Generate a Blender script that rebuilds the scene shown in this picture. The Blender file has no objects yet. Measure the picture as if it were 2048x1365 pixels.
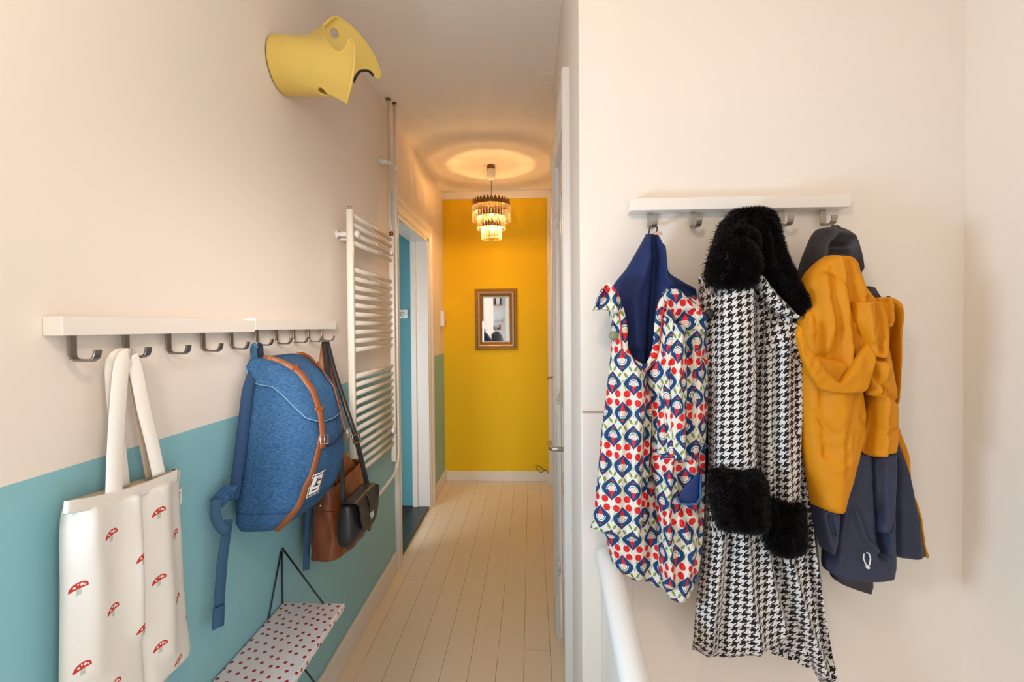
import bpy, math, random
import numpy as np
from mathutils import Vector, noise

random.seed(7)
rng = np.random.default_rng(7)
sc = bpy.context.scene
COL = sc.collection
PI = math.pi

# ------------------------------------------------------------------ camera
F = 940.0                      # focal length in pixels of a 2048 wide frame
YAW = math.radians(2.31)       # to the left of the corridor axis
PITCH = math.radians(0.9)      # downward
ROLL = 0.008
CY0 = 668.8
CAM = Vector((0, 0, 1.6))
fwd = Vector((-math.sin(YAW)*math.cos(PITCH), math.cos(YAW)*math.cos(PITCH), -math.sin(PITCH)))
rt0 = fwd.cross(Vector((0, 0, 1))).normalized()
up0 = rt0.cross(fwd).normalized()
cup = up0*math.cos(ROLL) + rt0*math.sin(ROLL)
crt = rt0*math.cos(ROLL) - up0*math.sin(ROLL)
cam = bpy.data.cameras.new('camera')
cam.sensor_width = 36
cam.lens = 36*F/2048
cam.shift_y = -(682.5-CY0)/2048
cam.clip_start = 0.02
co = bpy.data.objects.new('camera', cam)
COL.objects.link(co)
from mathutils import Matrix
m = Matrix((crt, cup, -fwd)).transposed().to_4x4()
m.translation = CAM
co.matrix_world = m
sc.camera = co

# ------------------------------------------------------------------ light and exposure
sc.view_settings.view_transform = 'Standard'
sc.view_settings.look = 'None'
sc.view_settings.gamma = 1
sc.view_settings.use_curve_mapping = False
sc.view_settings.exposure = 0.28
w = bpy.data.worlds.new('world'); sc.world = w
w.use_nodes = True
bg = w.node_tree.nodes['Background']
bg.inputs[0].default_value = (0.98, 0.97, 0.95, 1)
bg.inputs[1].default_value = 1.18

def light(name, kind, loc, power, col, size=0.1, rot=None, sy=None):
    l = bpy.data.lights.new(name, kind)
    l.energy = power; l.color = col
    if kind == 'AREA':
        l.shape = 'RECTANGLE'; l.size = size; l.size_y = sy or size
    else:
        l.shadow_soft_size = size
    o = bpy.data.objects.new(name, l); COL.objects.link(o)
    o.location = loc
    if rot: o.rotation_euler = rot
    return o
light('landing_lamp_light', 'POINT', (-0.02, 0.26, 2.22), 10.5, (1, 0.80, 0.60), 0.06)
light('window_daylight', 'AREA', (2.4, -1.6, 1.3), 30, (0.90, 0.94, 1.0), 1.6, (0, math.radians(90), math.radians(-18)), 1.8)
light('chandelier_light', 'POINT', (-0.335, 4.08, 2.575), 8, (1, 0.52, 0.16), 0.022)
light('chandelier_low_light', 'POINT', (-0.335, 4.08, 2.47), 36, (1, 0.57, 0.21), 0.012)
fl = light('corridor_fill', 'SPOT', (-0.15, -0.10, 2.0), 185, (1, 0.90, 0.82), 0.25, (Vector((-.72, 2.5, 1.45))-Vector((-.15, -.10, 2.0))).to_track_quat('-Z', 'Y').to_euler())  # unseen spot added to brighten the depth of the corridor
fl.data.spot_size = math.radians(42); fl.data.spot_blend = 1.0
light('side_fill', 'AREA', (-0.86, 0.52, 1.36), 12.5, (0.56, 0.77, 1.0), 0.22, (0, math.radians(-90), 0), 0.3)  # cool light added at the left wall, no window there; shades the side wall
light('bedroom_daylight', 'AREA', (-1.9, 2.4, 1.1), 17, (0.80, 0.93, 1.0), 0.8, (math.radians(80), 0, math.radians(-30)), 1.2)

# ------------------------------------------------------------------ pixel -> place
def ray(px, py):
    return fwd + crt*((px-1024)/F) - cup*((py-CY0)/F)
def PY(px, py, D):
    d = ray(px, py); return CAM + d*(D/d.y)
def PX(px, py, X):
    d = ray(px, py); return CAM + d*(X/d.x)
def PZ(px, py, Z):
    d = ray(px, py); return CAM + d*((Z-1.6)/d.z)

# ------------------------------------------------------------------ helpers
def tag(o, label=None, cat=None, group=None, kind=None):
    if label: o['label'] = label
    if cat: o['category'] = cat
    if group: o['group'] = group
    if kind: o['kind'] = kind
    return o

def empty(name, loc, label=None, cat=None, group=None):
    o = bpy.data.objects.new(name, None); COL.objects.link(o)
    o.location = loc; o.empty_display_size = 0.05
    tag(o, label, cat, group)
    return o

def link(name, verts, faces, mat, parent=None, uvs=None, smooth=True, bevel=0):
    me = bpy.data.meshes.new(name)
    off = Vector((0, 0, 0))
    if parent is not None:
        p = parent
        while p is not None:
            off += p.location; p = p.parent
    V = np.asarray(verts, dtype=float).reshape(-1, 3) - np.array(off)
    me.from_pydata(V.tolist(), [], [tuple(f) for f in faces])
    if uvs is not None:
        uv = me.uv_layers.new(name='UVMap')
        li = np.empty(len(me.loops), dtype=np.int32); me.loops.foreach_get('vertex_index', li)
        uv.data.foreach_set('uv', np.asarray(uvs, dtype=float)[li].ravel())
    if mat: me.materials.append(mat)
    if smooth:
        me.polygons.foreach_set('use_smooth', [True]*len(me.polygons))
    me.update()
    o = bpy.data.objects.new(name, me); COL.objects.link(o)
    if parent is not None: o.parent = parent
    if bevel:
        b = o.modifiers.new('bevel', 'BEVEL'); b.width = bevel; b.segments = 2; b.limit_method = 'ANGLE'
    return o

class MB:
    def __init__(s): s.v = []; s.f = []
    def add(s, vs, fs):
        n = len(s.v); s.v += [tuple(x) for x in vs]; s.f += [tuple(i+n for i in f) for f in fs]; return s
    def box(s, x0, x1, y0, y1, z0, z1):
        return s.add([(x0,y0,z0),(x1,y0,z0),(x1,y1,z0),(x0,y1,z0),(x0,y0,z1),(x1,y0,z1),(x1,y1,z1),(x0,y1,z1)],
              [(3,2,1,0),(4,5,6,7),(0,1,5,4),(1,2,6,5),(2,3,7,6),(3,0,4,7)])
    def tube(s, pts, r, n=10, cap=True):
        pts = [Vector(p) for p in pts]; rings = []; prev = None
        rr = r if hasattr(r, '__len__') else [r]*len(pts)
        for i, p in enumerate(pts):
            t = (pts[min(i+1, len(pts)-1)] - pts[max(i-1, 0)]).normalized()
            if prev is None:
                a = t.orthogonal().normalized()
            else:
                a = (prev - t*prev.dot(t)).normalized()
            prev = a; b = t.cross(a)
            rings.append([p + (a*math.cos(2*PI*k/n) + b*math.sin(2*PI*k/n))*rr[i] for k in range(n)])
        vs = [q for R in rings for q in R]; fs = []
        for i in range(len(pts)-1):
            for k in range(n):
                fs.append((i*n+k, i*n+(k+1)%n, (i+1)*n+(k+1)%n, (i+1)*n+k))
        if cap:
            fs.append(tuple(range(n))[::-1]); fs.append(tuple((len(pts)-1)*n+k for k in range(n)))
        return s.add(vs, fs)
    def lathe(s, c, prof, n=32, axis='Z', cap=True):
        c = Vector(c); vs = []; fs = []
        for (r, h) in prof:
            for k in range(n):
                a = 2*PI*k/n
                if axis == 'Z': vs.append(c+Vector((r*math.cos(a), r*math.sin(a), h)))
                elif axis == 'X': vs.append(c+Vector((h, r*math.cos(a), r*math.sin(a))))
                else: vs.append(c+Vector((r*math.sin(a), h, r*math.cos(a))))
        for i in range(len(prof)-1):
            for k in range(n):
                fs.append((i*n+k, i*n+(k+1)%n, (i+1)*n+(k+1)%n, (i+1)*n+k))
        if cap:
            fs.append(tuple(range(n))[::-1]); fs.append(tuple((len(prof)-1)*n+k for k in range(n)))
        return s.add(vs, fs)
    def ribbon(s, pts, normals, width, th=0.003):
        """flat strap along pts; normals = outward normal per point (or one)"""
        pts = [Vector(p) for p in pts]; n = len(pts)
        if not isinstance(normals, list): normals = [normals]*n
        ws = width if hasattr(width, '__len__') else [width]*n
        vs = []; fs = []
        for i, p in enumerate(pts):
            t = (pts[min(i+1, n-1)] - pts[max(i-1, 0)]).normalized()
            N = Vector(normals[i]).normalized()
            sd = t.cross(N).normalized(); N = sd.cross(t).normalized()
            h = sd*ws[i]/2
            vs += [p-h, p-h*0.9+N*th/2, p+h*0.9+N*th/2, p+h, p+h*0.9-N*th/2, p-h*0.9-N*th/2]
        for i in range(n-1):
            for k in range(6):
                fs.append((i*6+k, i*6+(k+1)%6, (i+1)*6+(k+1)%6, (i+1)*6+k))
        fs.append((5,4,3,2,1,0)); fs.append(tuple((n-1)*6+k for k in range(6)))
        return s.add(vs, fs)
    def build(s, name, mat, parent=None, smooth=False, bevel=0):
        return link(name, s.v, s.f, mat, parent, None, smooth, bevel)

def crom(pts, n):
    """smooth curve through pts, n samples; pts list of tuples"""
    P = np.array(pts, dtype=float)
    if len(P) == 2:
        t = np.linspace(0, 1, n)[:, None]; return P[0]*(1-t)+P[1]*t
    d = np.r_[0, np.cumsum(np.linalg.norm(np.diff(P, axis=0), axis=1)+1e-6)]; d /= d[-1]
    T = np.linspace(0, 1, n); out = []
    tang = np.gradient(P, axis=0)
    for i in range(len(P)):
        if 0 < i < len(P)-1: tang[i] = (P[i+1]-P[i-1])/(d[i+1]-d[i-1])
        elif i == 0: tang[i] = (P[1]-P[0])/(d[1]-d[0])
        else: tang[i] = (P[-1]-P[-2])/(d[-1]-d[-2])
    for t in T:
        i = min(max(np.searchsorted(d, t, side='right')-1, 0), len(P)-2)
        h = d[i+1]-d[i]; s = (t-d[i])/h
        out.append((2*s**3-3*s**2+1)*P[i] + (s**3-2*s**2+s)*h*tang[i]*0.85 + (-2*s**3+3*s**2)*P[i+1] + (s**3-s**2)*h*tang[i+1]*0.85)
    return np.array(out)

def polydist(X, Y, pts):
    best = np.full(X.shape, 1e9)
    for (x0, y0), (x1, y1) in zip(pts[:-1], pts[1:]):
        dx, dy = x1-x0, y1-y0; L = dx*dx+dy*dy+1e-9
        t = np.clip(((X-x0)*dx+(Y-y0)*dy)/L, 0, 1)
        best = np.minimum(best, np.hypot(X-x0-t*dx, Y-y0-t*dy))
    return best

def panel(name, ribs, c, T, mat, parent, folds=(), axis='Y', nr=80, nc=44, p=4.0, back=0.35, wob=0.003, wsc=14,
          tilt=0.0, uvoff=(0, 0), uvflip=False, edge=0.05, c1=None, smoothed=True, fray=0.0, bow=0.0, crisp=0):
    """Cloth piece: ribs = left/right outline points (pixels) laid out at plane `c`, relief towards the room, closed behind."""
    R = crom(ribs, nr) if smoothed else np.array([[np.interp(t, np.linspace(0,1,len(ribs)), [r[k] for r in ribs]) for k in range(4)] for t in np.linspace(0,1,nr)])
    u = np.linspace(0, 1, nc)[None, :]; t = np.linspace(0, 1, nr)[:, None]
    PXx = R[:, 0:1]*(1-u) + R[:, 2:3]*u
    PYy = R[:, 1:2]*(1-u) + R[:, 3:4]*u
    if bow: PYy = PYy + bow*(1-(2*u-1)**2)
    if fray:
        for i in range(nr):
            for j in range(nc):
                PYy[i, j] += fray*noise.noise(Vector((PXx[i,j]*0.03, i*0.02, 3.3)))*(i/nr)
    cc = (c + (0 if c1 is None else (c1-c))*t) + 0*u + tilt*(u-0.5)
    fun = PY if axis == 'Y' else PX
    base = np.array([[fun(PXx[i, j], PYy[i, j], cc[i, j]) for j in range(nc)] for i in range(nr)])
    prof = np.clip(1-np.abs(2*u-1)**p, 0, 1)**0.5
    e = np.clip(np.minimum(t, 1-t)/max(edge, 1e-4), 0, 1); e = np.sqrt(np.clip(1-(1-e)**2, 0, 1))
    mask = np.clip(np.minimum(u, 1-u)*2*8, 0, 1)*e
    D = T*prof*e
    for fo in folds:
        pts, wd, am = fo
        dd = polydist(PXx, PYy, pts)
        D = D + am*np.exp(-(dd/wd)**2)*mask
    if crisp:
        W = np.array([[(.28-abs(noise.noise(Vector((base[i,j,0]*13+3, base[i,j,1]*13, base[i,j,2]*7+base[i,j,0]*5)))))+
                       .5*(.28-abs(noise.noise(Vector((base[i,j,0]*31, base[i,j,1]*20+5, base[i,j,2]*22-base[i,j,0]*14))))) for j in range(nc)] for i in range(nr)])
        D = D + W*crisp*mask
    if wob:
        W = np.array([[noise.noise(Vector((base[i,j,0]*wsc, base[i,j,1]*wsc, base[i,j,2]*wsc*0.45))) +
                       0.5*noise.noise(Vector((base[i,j,0]*wsc*2.3+7, base[i,j,1]*wsc*2.3, base[i,j,2]*wsc*1.1))) for j in range(nc)] for i in range(nr)])
        D = D + W*wob*mask
    front = base.copy(); bk = base.copy()
    if axis == 'Y':
        front[:, :, 1] -= D; bk[:, :, 1] += T*back*prof*e
    else:
        sgn = 1 if c < 0 else -1
        front[:, :, 0] += sgn*D; bk[:, :, 0] -= sgn*T*back*prof*e
    # uv along the cloth
    dU = np.linalg.norm(np.diff(front, axis=1), axis=2)
    U = np.concatenate([np.zeros((nr, 1)), np.cumsum(dU, axis=1)], axis=1)
    mid = nc//2
    U = U - U[:, mid:mid+1] + (base[:, mid:mid+1, 0] if axis == 'Y' else base[:, mid:mid+1, 1])
    Vv = base[:, :, 2]
    if uvflip: Vv = -Vv
    idx = np.arange(nr*nc).reshape(nr, nc)
    verts = [front.reshape(-1, 3)]; uv = [np.stack([U+uvoff[0], Vv+uvoff[1]], 2).reshape(-1, 2)]
    bi = idx.copy() 
    inner = np.ones((nr, nc), bool); inner[0]=inner[-1]=False; inner[:,0]=inner[:,-1]=False
    bi[inner] = nr*nc + np.arange(inner.sum())
    verts.append(bk[inner]); uv.append(np.stack([U+uvoff[0], Vv+uvoff[1]], 2)[inner])
    faces = []
    flip = (axis == 'X' and c < 0)
    for i in range(nr-1):
        for j in range(nc-1):
            a = (idx[i,j], idx[i+1,j], idx[i+1,j+1], idx[i,j+1]); b = (bi[i,j], bi[i,j+1], bi[i+1,j+1], bi[i+1,j])
            faces.append(tuple(int(x) for x in a)); faces.append(tuple(int(x) for x in b))
    o = link(name, np.concatenate(verts), faces, mat, parent, np.concatenate(uv), True)
    o_front = front
    return o, front

def spikes(front, n, length, mat_unused=None, wid=0.0012, down=0.35, flip=1):
    """fur strands over a front grid -> verts, faces"""
    nr, nc, _ = front.shape
    du = np.gradient(front, axis=1); dv = np.gradient(front, axis=0)
    N = np.cross(dv, du); N /= (np.linalg.norm(N, axis=2, keepdims=True)+1e-9); N *= flip
    vs = []; fs = []
    I = rng.random(n)*(nr-1.001); J = rng.random(n)*(nc-1.001)
    for k in range(n):
        i, j = int(I[k]), int(J[k]); a, b = I[k]-i, J[k]-j
        P = (front[i,j]*(1-a)*(1-b)+front[i+1,j]*a*(1-b)+front[i,j+1]*(1-a)*b+front[i+1,j+1]*a*b)
        nn = N[i,j]
        nz = noise.noise(Vector(P)*18)
        d = nn + np.array([nz*0.9, 0, -down + 0.5*noise.noise(Vector(P)*25+Vector((9,9,9)))]) + rng.normal(0, .22, 3)
        d /= np.linalg.norm(d)
        s = np.cross(d, rng.normal(0, 1, 3)); s /= np.linalg.norm(s)+1e-9
        L = length*(0.6+0.6*rng.random())
        q = len(vs)
        vs += [P-s*wid/2-nn*0.001, P+s*wid/2-nn*0.001, P+d*L*0.6+s*wid*0.35+np.array([0,0,-.001]), P+d*L+np.array([0,0,-.003])]
        fs += [(q, q+1, q+2), (q, q+2, q+3)]
    return vs, fs

def join_extra(o, parent_off_obj, vs, fs):
    me = o.data
    off = Vector((0,0,0)); p = o.parent
    while p is not None:
        off += p.location; p = p.parent
    V = [tuple(v.co) for v in me.vertices]; Fc = [tuple(p.vertices) for p in me.polygons]
    n = len(V)
    V += [tuple(np.array(v)-np.array(off)) for v in vs]; Fc += [tuple(i+n for i in f) for f in fs]
    mats = list(me.materials)
    m2 = bpy.data.meshes.new(me.name); m2.from_pydata(V, [], Fc)
    for mm in mats: m2.materials.append(mm)
    m2.polygons.foreach_set('use_smooth', [True]*len(m2.polygons)); m2.update()
    o.data = m2

# ------------------------------------------------------------------ node expressions
class E:
    nt = None
    def __init__(s, v): s.v = v
    @staticmethod
    def op(kind, *a):
        n = E.nt.nodes.new('ShaderNodeMath'); n.operation = kind
        for i, x in enumerate(a):
            x = x.v if isinstance(x, E) else x
            if isinstance(x, (int, float)): n.inputs[i].default_value = x
            else: E.nt.links.new(x, n.inputs[i])
        return E(n.outputs[0])
    def __add__(s, o): return E.op('ADD', s, o)
    __radd__ = __add__
    def __sub__(s, o): return E.op('SUBTRACT', s, o)
    def __rsub__(s, o): return E.op('SUBTRACT', o, s)
    def __mul__(s, o): return E.op('MULTIPLY', s, o)
    __rmul__ = __mul__
    def __truediv__(s, o): return E.op('DIVIDE', s, o)
    def lt(s, o): return E.op('LESS_THAN', s, o)
    def gt(s, o): return E.op('GREATER_THAN', s, o)
    def abs(s): return E.op('ABSOLUTE', s)
    def mod(s, m): return E.op('FLOORED_MODULO', s, m)
    def floor(s): return E.op('FLOOR', s)
    def cos(s): return E.op('COSINE', s)
    def sqrt(s): return E.op('SQRT', s)
    def inv(s): return E.op('SUBTRACT', 1.0, s)

def newmat(name, col=(.8,.8,.8), rough=.6, metal=0, bump=0, bscale=300, spec=None, vary=0, vscale=5, sheen=0):
    m = bpy.data.materials.new(name); m.use_nodes = True
    nt = m.node_tree; b = nt.nodes['Principled BSDF']
    b.inputs['Base Color'].default_value = (*col, 1)
    b.inputs['Roughness'].default_value = rough
    b.inputs['Metallic'].default_value = metal
    if spec is not None: b.inputs['Specular IOR Level'].default_value = spec
    if sheen:
        b.inputs['Sheen Weight'].default_value = sheen; b.inputs['Sheen Roughness'].default_value = .4
    tc = nt.nodes.new('ShaderNodeTexCoord')
    if vary:
        n = nt.nodes.new('ShaderNodeTexNoise'); n.inputs['Scale'].default_value = vscale; n.inputs['Detail'].default_value = 4
        nt.links.new(tc.outputs['Object'], n.inputs['Vector'])
        mx = nt.nodes.new('ShaderNodeMix'); mx.data_type = 'RGBA'
        mx.inputs[6].default_value = (*[c*(1-vary) for c in col], 1); mx.inputs[7].default_value = (*[min(1, c*(1+vary)) for c in col], 1)
        nt.links.new(n.outputs['Fac'], mx.inputs[0]); nt.links.new(mx.outputs[2], b.inputs['Base Color'])
    if bump:
        n = nt.nodes.new('ShaderNodeTexNoise'); n.inputs['Scale'].default_value = bscale; n.inputs['Detail'].default_value = 3
        nt.links.new(tc.outputs['Object'], n.inputs['Vector'])
        bp = nt.nodes.new('ShaderNodeBump'); bp.inputs['Strength'].default_value = bump; bp.inputs['Distance'].default_value = .004
        nt.links.new(n.outputs['Fac'], bp.inputs['Height']); nt.links.new(bp.outputs[0], b.inputs['Normal'])
    return m

def mixcol(nt, base, layers):
    """base colour then list of (mask E, colour or socket)"""
    cur = base
    for mask, c in layers:
        mx = nt.nodes.new('ShaderNodeMix'); mx.data_type = 'RGBA'
        nt.links.new(mask.v, mx.inputs[0])
        if isinstance(cur, tuple): mx.inputs[6].default_value = (*cur, 1)
        else: nt.links.new(cur, mx.inputs[6])
        if isinstance(c, tuple): mx.inputs[7].default_value = (*c, 1)
        else: nt.links.new(c, mx.inputs[7])
        cur = mx.outputs[2]
    return cur

def coords(nt, kind='UV'):
    tc = nt.nodes.new('ShaderNodeTexCoord'); s = nt.nodes.new('ShaderNodeSeparateXYZ')
    nt.links.new(tc.outputs[kind], s.inputs[0])
    return E(s.outputs[0]), E(s.outputs[1]), E(s.outputs[2])

# ------------------------------------------------------------------ materials
M = {}
WALLC = (0.87, 0.775, 0.685)
def wall_mat(name, col, paint=None, zline=1.333):
    m = newmat(name, col, .75, bump=.12, bscale=38, spec=.25)
    nt = m.node_tree; E.nt = nt; b = nt.nodes['Principled BSDF']
    X, Y, Z = coords(nt, 'Object')
    n = nt.nodes.new('ShaderNodeTexNoise'); n.inputs['Scale'].default_value = 1.6; n.inputs['Detail'].default_value = 5
    base = mixcol(nt, tuple(c*.97 for c in col), [(E(n.outputs['Fac']), tuple(min(1, c*1.03) for c in col))])
    if paint:
        c = mixcol(nt, base, [((Z).lt(zline), paint)])
        nt.links.new(c, b.inputs['Base Color'])
        r = (Z).lt(zline)*(-.3)+.75
        nt.links.new(r.v, b.inputs['Roughness'])
    else:
        nt.links.new(base, b.inputs['Base Color'])
    return m
M['wall'] = wall_mat('wall_paint', WALLC)
M['wall_teal'] = wall_mat('wall_two_tone', WALLC, (0.27, 0.54, 0.60))
M['ceiling'] = wall_mat('ceiling_paint', (.90, .86, .82))
M['yellow_wall'] = wall_mat('yellow_wall_paint', (0.84, 0.53, 0.012))
M['teal_room'] = wall_mat('teal_room_paint', (0.13, 0.34, 0.38))
M['trim'] = newmat('trim_gloss', (.80, .75, .70), .35, bump=.05, bscale=30)
M['door'] = newmat('door_paint', (.80, .77, .73), .35, bump=.05, bscale=20)
M['white_plastic'] = newmat('white_plastic', (.82, .79, .75), .35)
M['radiator'] = newmat('radiator_enamel', (.72, .66, .58), .25)
M['steel'] = newmat('brushed_steel', (.50, .47, .44), .30, 1, bump=.05, bscale=400)
M['hook'] = newmat('hook_metal', (.30, .27, .25), .33, 1, bump=.05, bscale=400)
M['hook2'] = newmat('hook_nickel', (.36, .32, .28), .42, 1, bump=.05, bscale=400)
M['black'] = newmat('black_plastic', (.015, .014, .014), .4)
M['wire'] = newmat('black_wire', (.012, .012, .014), .35)
M['caulk'] = newmat('old_caulk', (.55, .38, .27), .8, vary=.3, vscale=40)
M['yellow'] = newmat('yellow_plastic', (.84, .60, .14), .42, bump=.04, bscale=500)
M['railwhite'] = newmat('rail_lacquer', (.86, .80, .73), .4)
M['dark_floor'] = newmat('bedroom_floor_wood', (.045, .016, .012), .4, vary=.3)
M['threshold'] = newmat('threshold_stone', (.03, .038, .036), .35, vary=.3)
M['lower_floor'] = newmat('stairwell_floor', (.6, .6, .6), .6)

def floor_mat():
    m = newmat('white_floorboards', (.74, .66, .56), .38, bump=.06, bscale=60)
    nt = m.node_tree; E.nt = nt; b = nt.nodes['Principled BSDF']
    X, Y, Z = coords(nt, 'Object')
    xx = X + 0.045
    d = (xx.mod(.128)-.064).abs()            # .064 at the seams
    seam = d.gt(.0630)
    n = nt.nodes.new('ShaderNodeTexNoise'); n.inputs['Scale'].default_value = 2.2; n.inputs['Detail'].default_value = 6
    n2 = nt.nodes.new('ShaderNodeTexNoise'); n2.inputs['Scale'].default_value = 6
    brk = E(n2.outputs['Fac']).gt(.40)
    row = ((xx/.128).floor()*1.37).mod(1.0)
    cross = ((Y+row*2.1).mod(2.3)).lt(.0022)
    # small dots (nails)
    dx = (xx.mod(.128)-.02).abs(); dy = ((Y+row).mod(.75)-.3).abs()
    nail = (dx*dx+dy*dy).lt(.0000045)
    base = mixcol(nt, (.80, .67, .50), [(E(n.outputs['Fac']), (.86, .73, .56)), (seam*brk, (.16, .11, .07)), (seam*(brk.inv()), (.55, .46, .37)), (cross, (.5, .4, .3)), (nail, (.2, .13, .08))])
    nt.links.new(base, b.inputs['Base Color'])
    return m
M['floor'] = floor_mat()

def houndstooth():
    m = newmat('houndstooth_wool', (.8,.8,.8), .85, bump=.25, bscale=700, spec=.15, sheen=.2)
    nt = m.node_tree; E.nt = nt; b = nt.nodes['Principled BSDF']
    U, V, _ = coords(nt)
    V = (V - U*0.20)*1.14
    c = .0218/8
    ix = (U/c).floor(); iy = (V/c).floor()
    warp = (ix.mod(8)).lt(4); weft = (iy.mod(8)).lt(4); tw = ((ix-iy).mod(4)).lt(2)
    dark = tw*warp + (tw.inv())*weft
    base = mixcol(nt, (.74, .69, .66), [(dark, (.018, .014, .014))])
    nt.links.new(base, b.inputs['Base Color'])
    return m
M['houndstooth'] = houndstooth()

def print_mat():
    m = newmat('gnome_cherry_print', (.8,.8,.8), .6, bump=.1, bscale=900, spec=.3)
    nt = m.node_tree; E.nt = nt; b = nt.nodes['Principled BSDF']
    U, V, _ = coords(nt)
    W, H = .060, .134
    cur = (.74, .67, .57)
    BLUE, RED, GREEN, SKIN, WHITE = (.005, .045, .145), (.68, .012, .012), (.20, .27, .05), (.78, .52, .42), (.82, .80, .76)
    for k in range(2):
        x = ((U + (0 if k == 0 else W/2)).mod(W) - W/2).abs()
        y = V if k == 0 else (V+.0754)*(-1)
        y = (y+H/2).mod(H) - H/2
        og = x.lt(E.op('POWER', E.op('MAXIMUM', (y*(PI/.0315)).cos()*.5+.5, 0.0), .72)*.0262) * (y.abs()).lt(.0315)
        hat = x.lt((y+.0255)*.36) * y.lt(-.0065)
        yy = y+.0025
        r = (x*x+yy*yy).sqrt()
        up = y.gt(-.004)
        s1 = r.lt(.0162)*up*x.lt(.008); s1w = r.lt(.0140)*up; s1n = r.lt(.0118)*up; s1v = r.lt(.0100)*up
        face = r.lt(.0078)
        topr = x.lt(.0035)*((y-.0185).abs()).lt(.0018)
        cx = x-.0125; cy = y+.0485
        ch = (cx*cx+cy*cy).lt(.0089**2)
        t = ((y*(-1)-.049).mod(H))/.036
        st = ((x-(t.inv())*.011).abs()).lt(.0007)*t.lt(1)
        a, bb = math.cos(1.0), math.sin(1.0)
        lx = x-.0078; ly = y-.0375
        p = (lx*a+ly*bb)/.0075; q = (ly*a-lx*bb)/.0034
        leaf = (p*p+q*q).lt(1)
        cur = mixcol(nt, cur, [(og, BLUE), (s1, GREEN), (s1w, WHITE), (s1n, BLUE), (s1v, WHITE), (topr, RED), (face, SKIN), (hat, RED), (st, GREEN), (leaf, GREEN), (ch, RED)])
    nt.links.new(cur, b.inputs['Base Color'])
    return m
M['print'] = print_mat()

def heather(name, c1, c2, sc_=900):
    m = newmat(name, c1, .8, spec=.2)
    nt = m.node_tree; b = nt.nodes['Principled BSDF']
    tc = nt.nodes.new('ShaderNodeTexCoord'); mp = nt.nodes.new('ShaderNodeMapping')
    mp.inputs['Scale'].default_value = (.25, .25, 1.5)
    nt.links.new(tc.outputs['Object'], mp.inputs[0])
    n = nt.nodes.new('ShaderNodeTexNoise'); n.inputs['Scale'].default_value = sc_*.5; n.inputs['Detail'].default_value = 2
    nt.links.new(mp.outputs[0], n.inputs['Vector'])
    cr = nt.nodes.new('ShaderNodeMapRange'); cr.inputs[1].default_value = .35; cr.inputs[2].default_value = .65
    nt.links.new(n.outputs['Fac'], cr.inputs[0])
    mx = nt.nodes.new('ShaderNodeMix'); mx.data_type = 'RGBA'
    mx.inputs[6].default_value = (*c1, 1); mx.inputs[7].default_value = (*c2, 1)
    nt.links.new(cr.outputs[0], mx.inputs[0]); nt.links.new(mx.outputs[2], b.inputs['Base Color'])
    bp = nt.nodes.new('ShaderNodeBump'); bp.inputs['Strength'].default_value = .25; bp.inputs['Distance'].default_value = .002
    nt.links.new(n.outputs['Fac'], bp.inputs['Height']); nt.links.new(bp.outputs[0], b.inputs['Normal'])
    return m
M['denim'] = heather('blue_heather_canvas', (.016, .066, .165), (.055, .142, .285))
M['webbing'] = newmat('blue_webbing', (.035, .105, .205), .6, bump=.3, bscale=1200)
M['mesh_blue'] = newmat('blue_mesh_padding', (.022, .065, .16), .8, bump=.9, bscale=350)
M['tan'] = newmat('tan_leather', (.23, .062, .013), .45, bump=.15, bscale=300, vary=.15)
M['cognac'] = newmat('cognac_leather', (.22, .058, .015), .38, bump=.2, bscale=90, vary=.45, vscale=14)
M['cognac_in'] = newmat('cognac_lining', (.09, .018, .008), .6)
M['blackleather'] = newmat('black_leather', (.018, .016, .016), .35, bump=.2, bscale=250)
M['silver'] = newmat('polished_silver', (.85, .83, .80), .18, 1)
M['canvas'] = newmat('natural_canvas', (.82, .76, .68), .85, bump=.2, bscale=900)
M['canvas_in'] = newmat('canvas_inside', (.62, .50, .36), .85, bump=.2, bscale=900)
M['navy_lining'] = newmat('navy_lining', (.016, .028, .105), .7, bump=.15, bscale=700, spec=.2)
M['fur'] = newmat('black_faux_fur', (.007, .0055, .0055), .5, spec=.22)
M['orange'] = newmat('orange_shell', (.66, .245, .003), .6, bump=.12, bscale=160, vary=.08, spec=.25)
M['orange_in'] = newmat('orange_lining', (.72, .27, .012), .5, bump=.12, bscale=160)
M['slate'] = newmat('slate_blue_shell', (.022, .026, .060), .6, bump=.15, bscale=300)
M['charcoal'] = newmat('charcoal_lining', (.026, .021, .024), .55, bump=.15, bscale=300)
M['blackcloth'] = newmat('black_satin_lining', (.02, .017, .017), .4)
M['bronze'] = newmat('antique_bronze', (.33, .155, .035), .34, .85, bump=.8, bscale=260, vary=.4, vscale=60)
M['silverleaf'] = newmat('silver_leaf', (.55, .46, .36), .3, .9, bump=.6, bscale=200)
M['brass'] = newmat('aged_brass', (.25, .13, .04), .4, .9)

# ------------------------------------------------------------------ ROOM
AX = -0.905       # left wall face
CZ = 2.997        # ceiling
YE = 4.85         # end wall face
YC = 1.36         # coat wall face
RX = 1.205        # side wall face
DL0, DL1 = 3.17, 4.12      # left doorway
DH = 2.38
def struct(mb, name, mat, bevel=0, smooth=False):
    o = mb.build(name, mat, None, smooth, bevel); o['kind'] = 'structure'; return o

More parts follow.
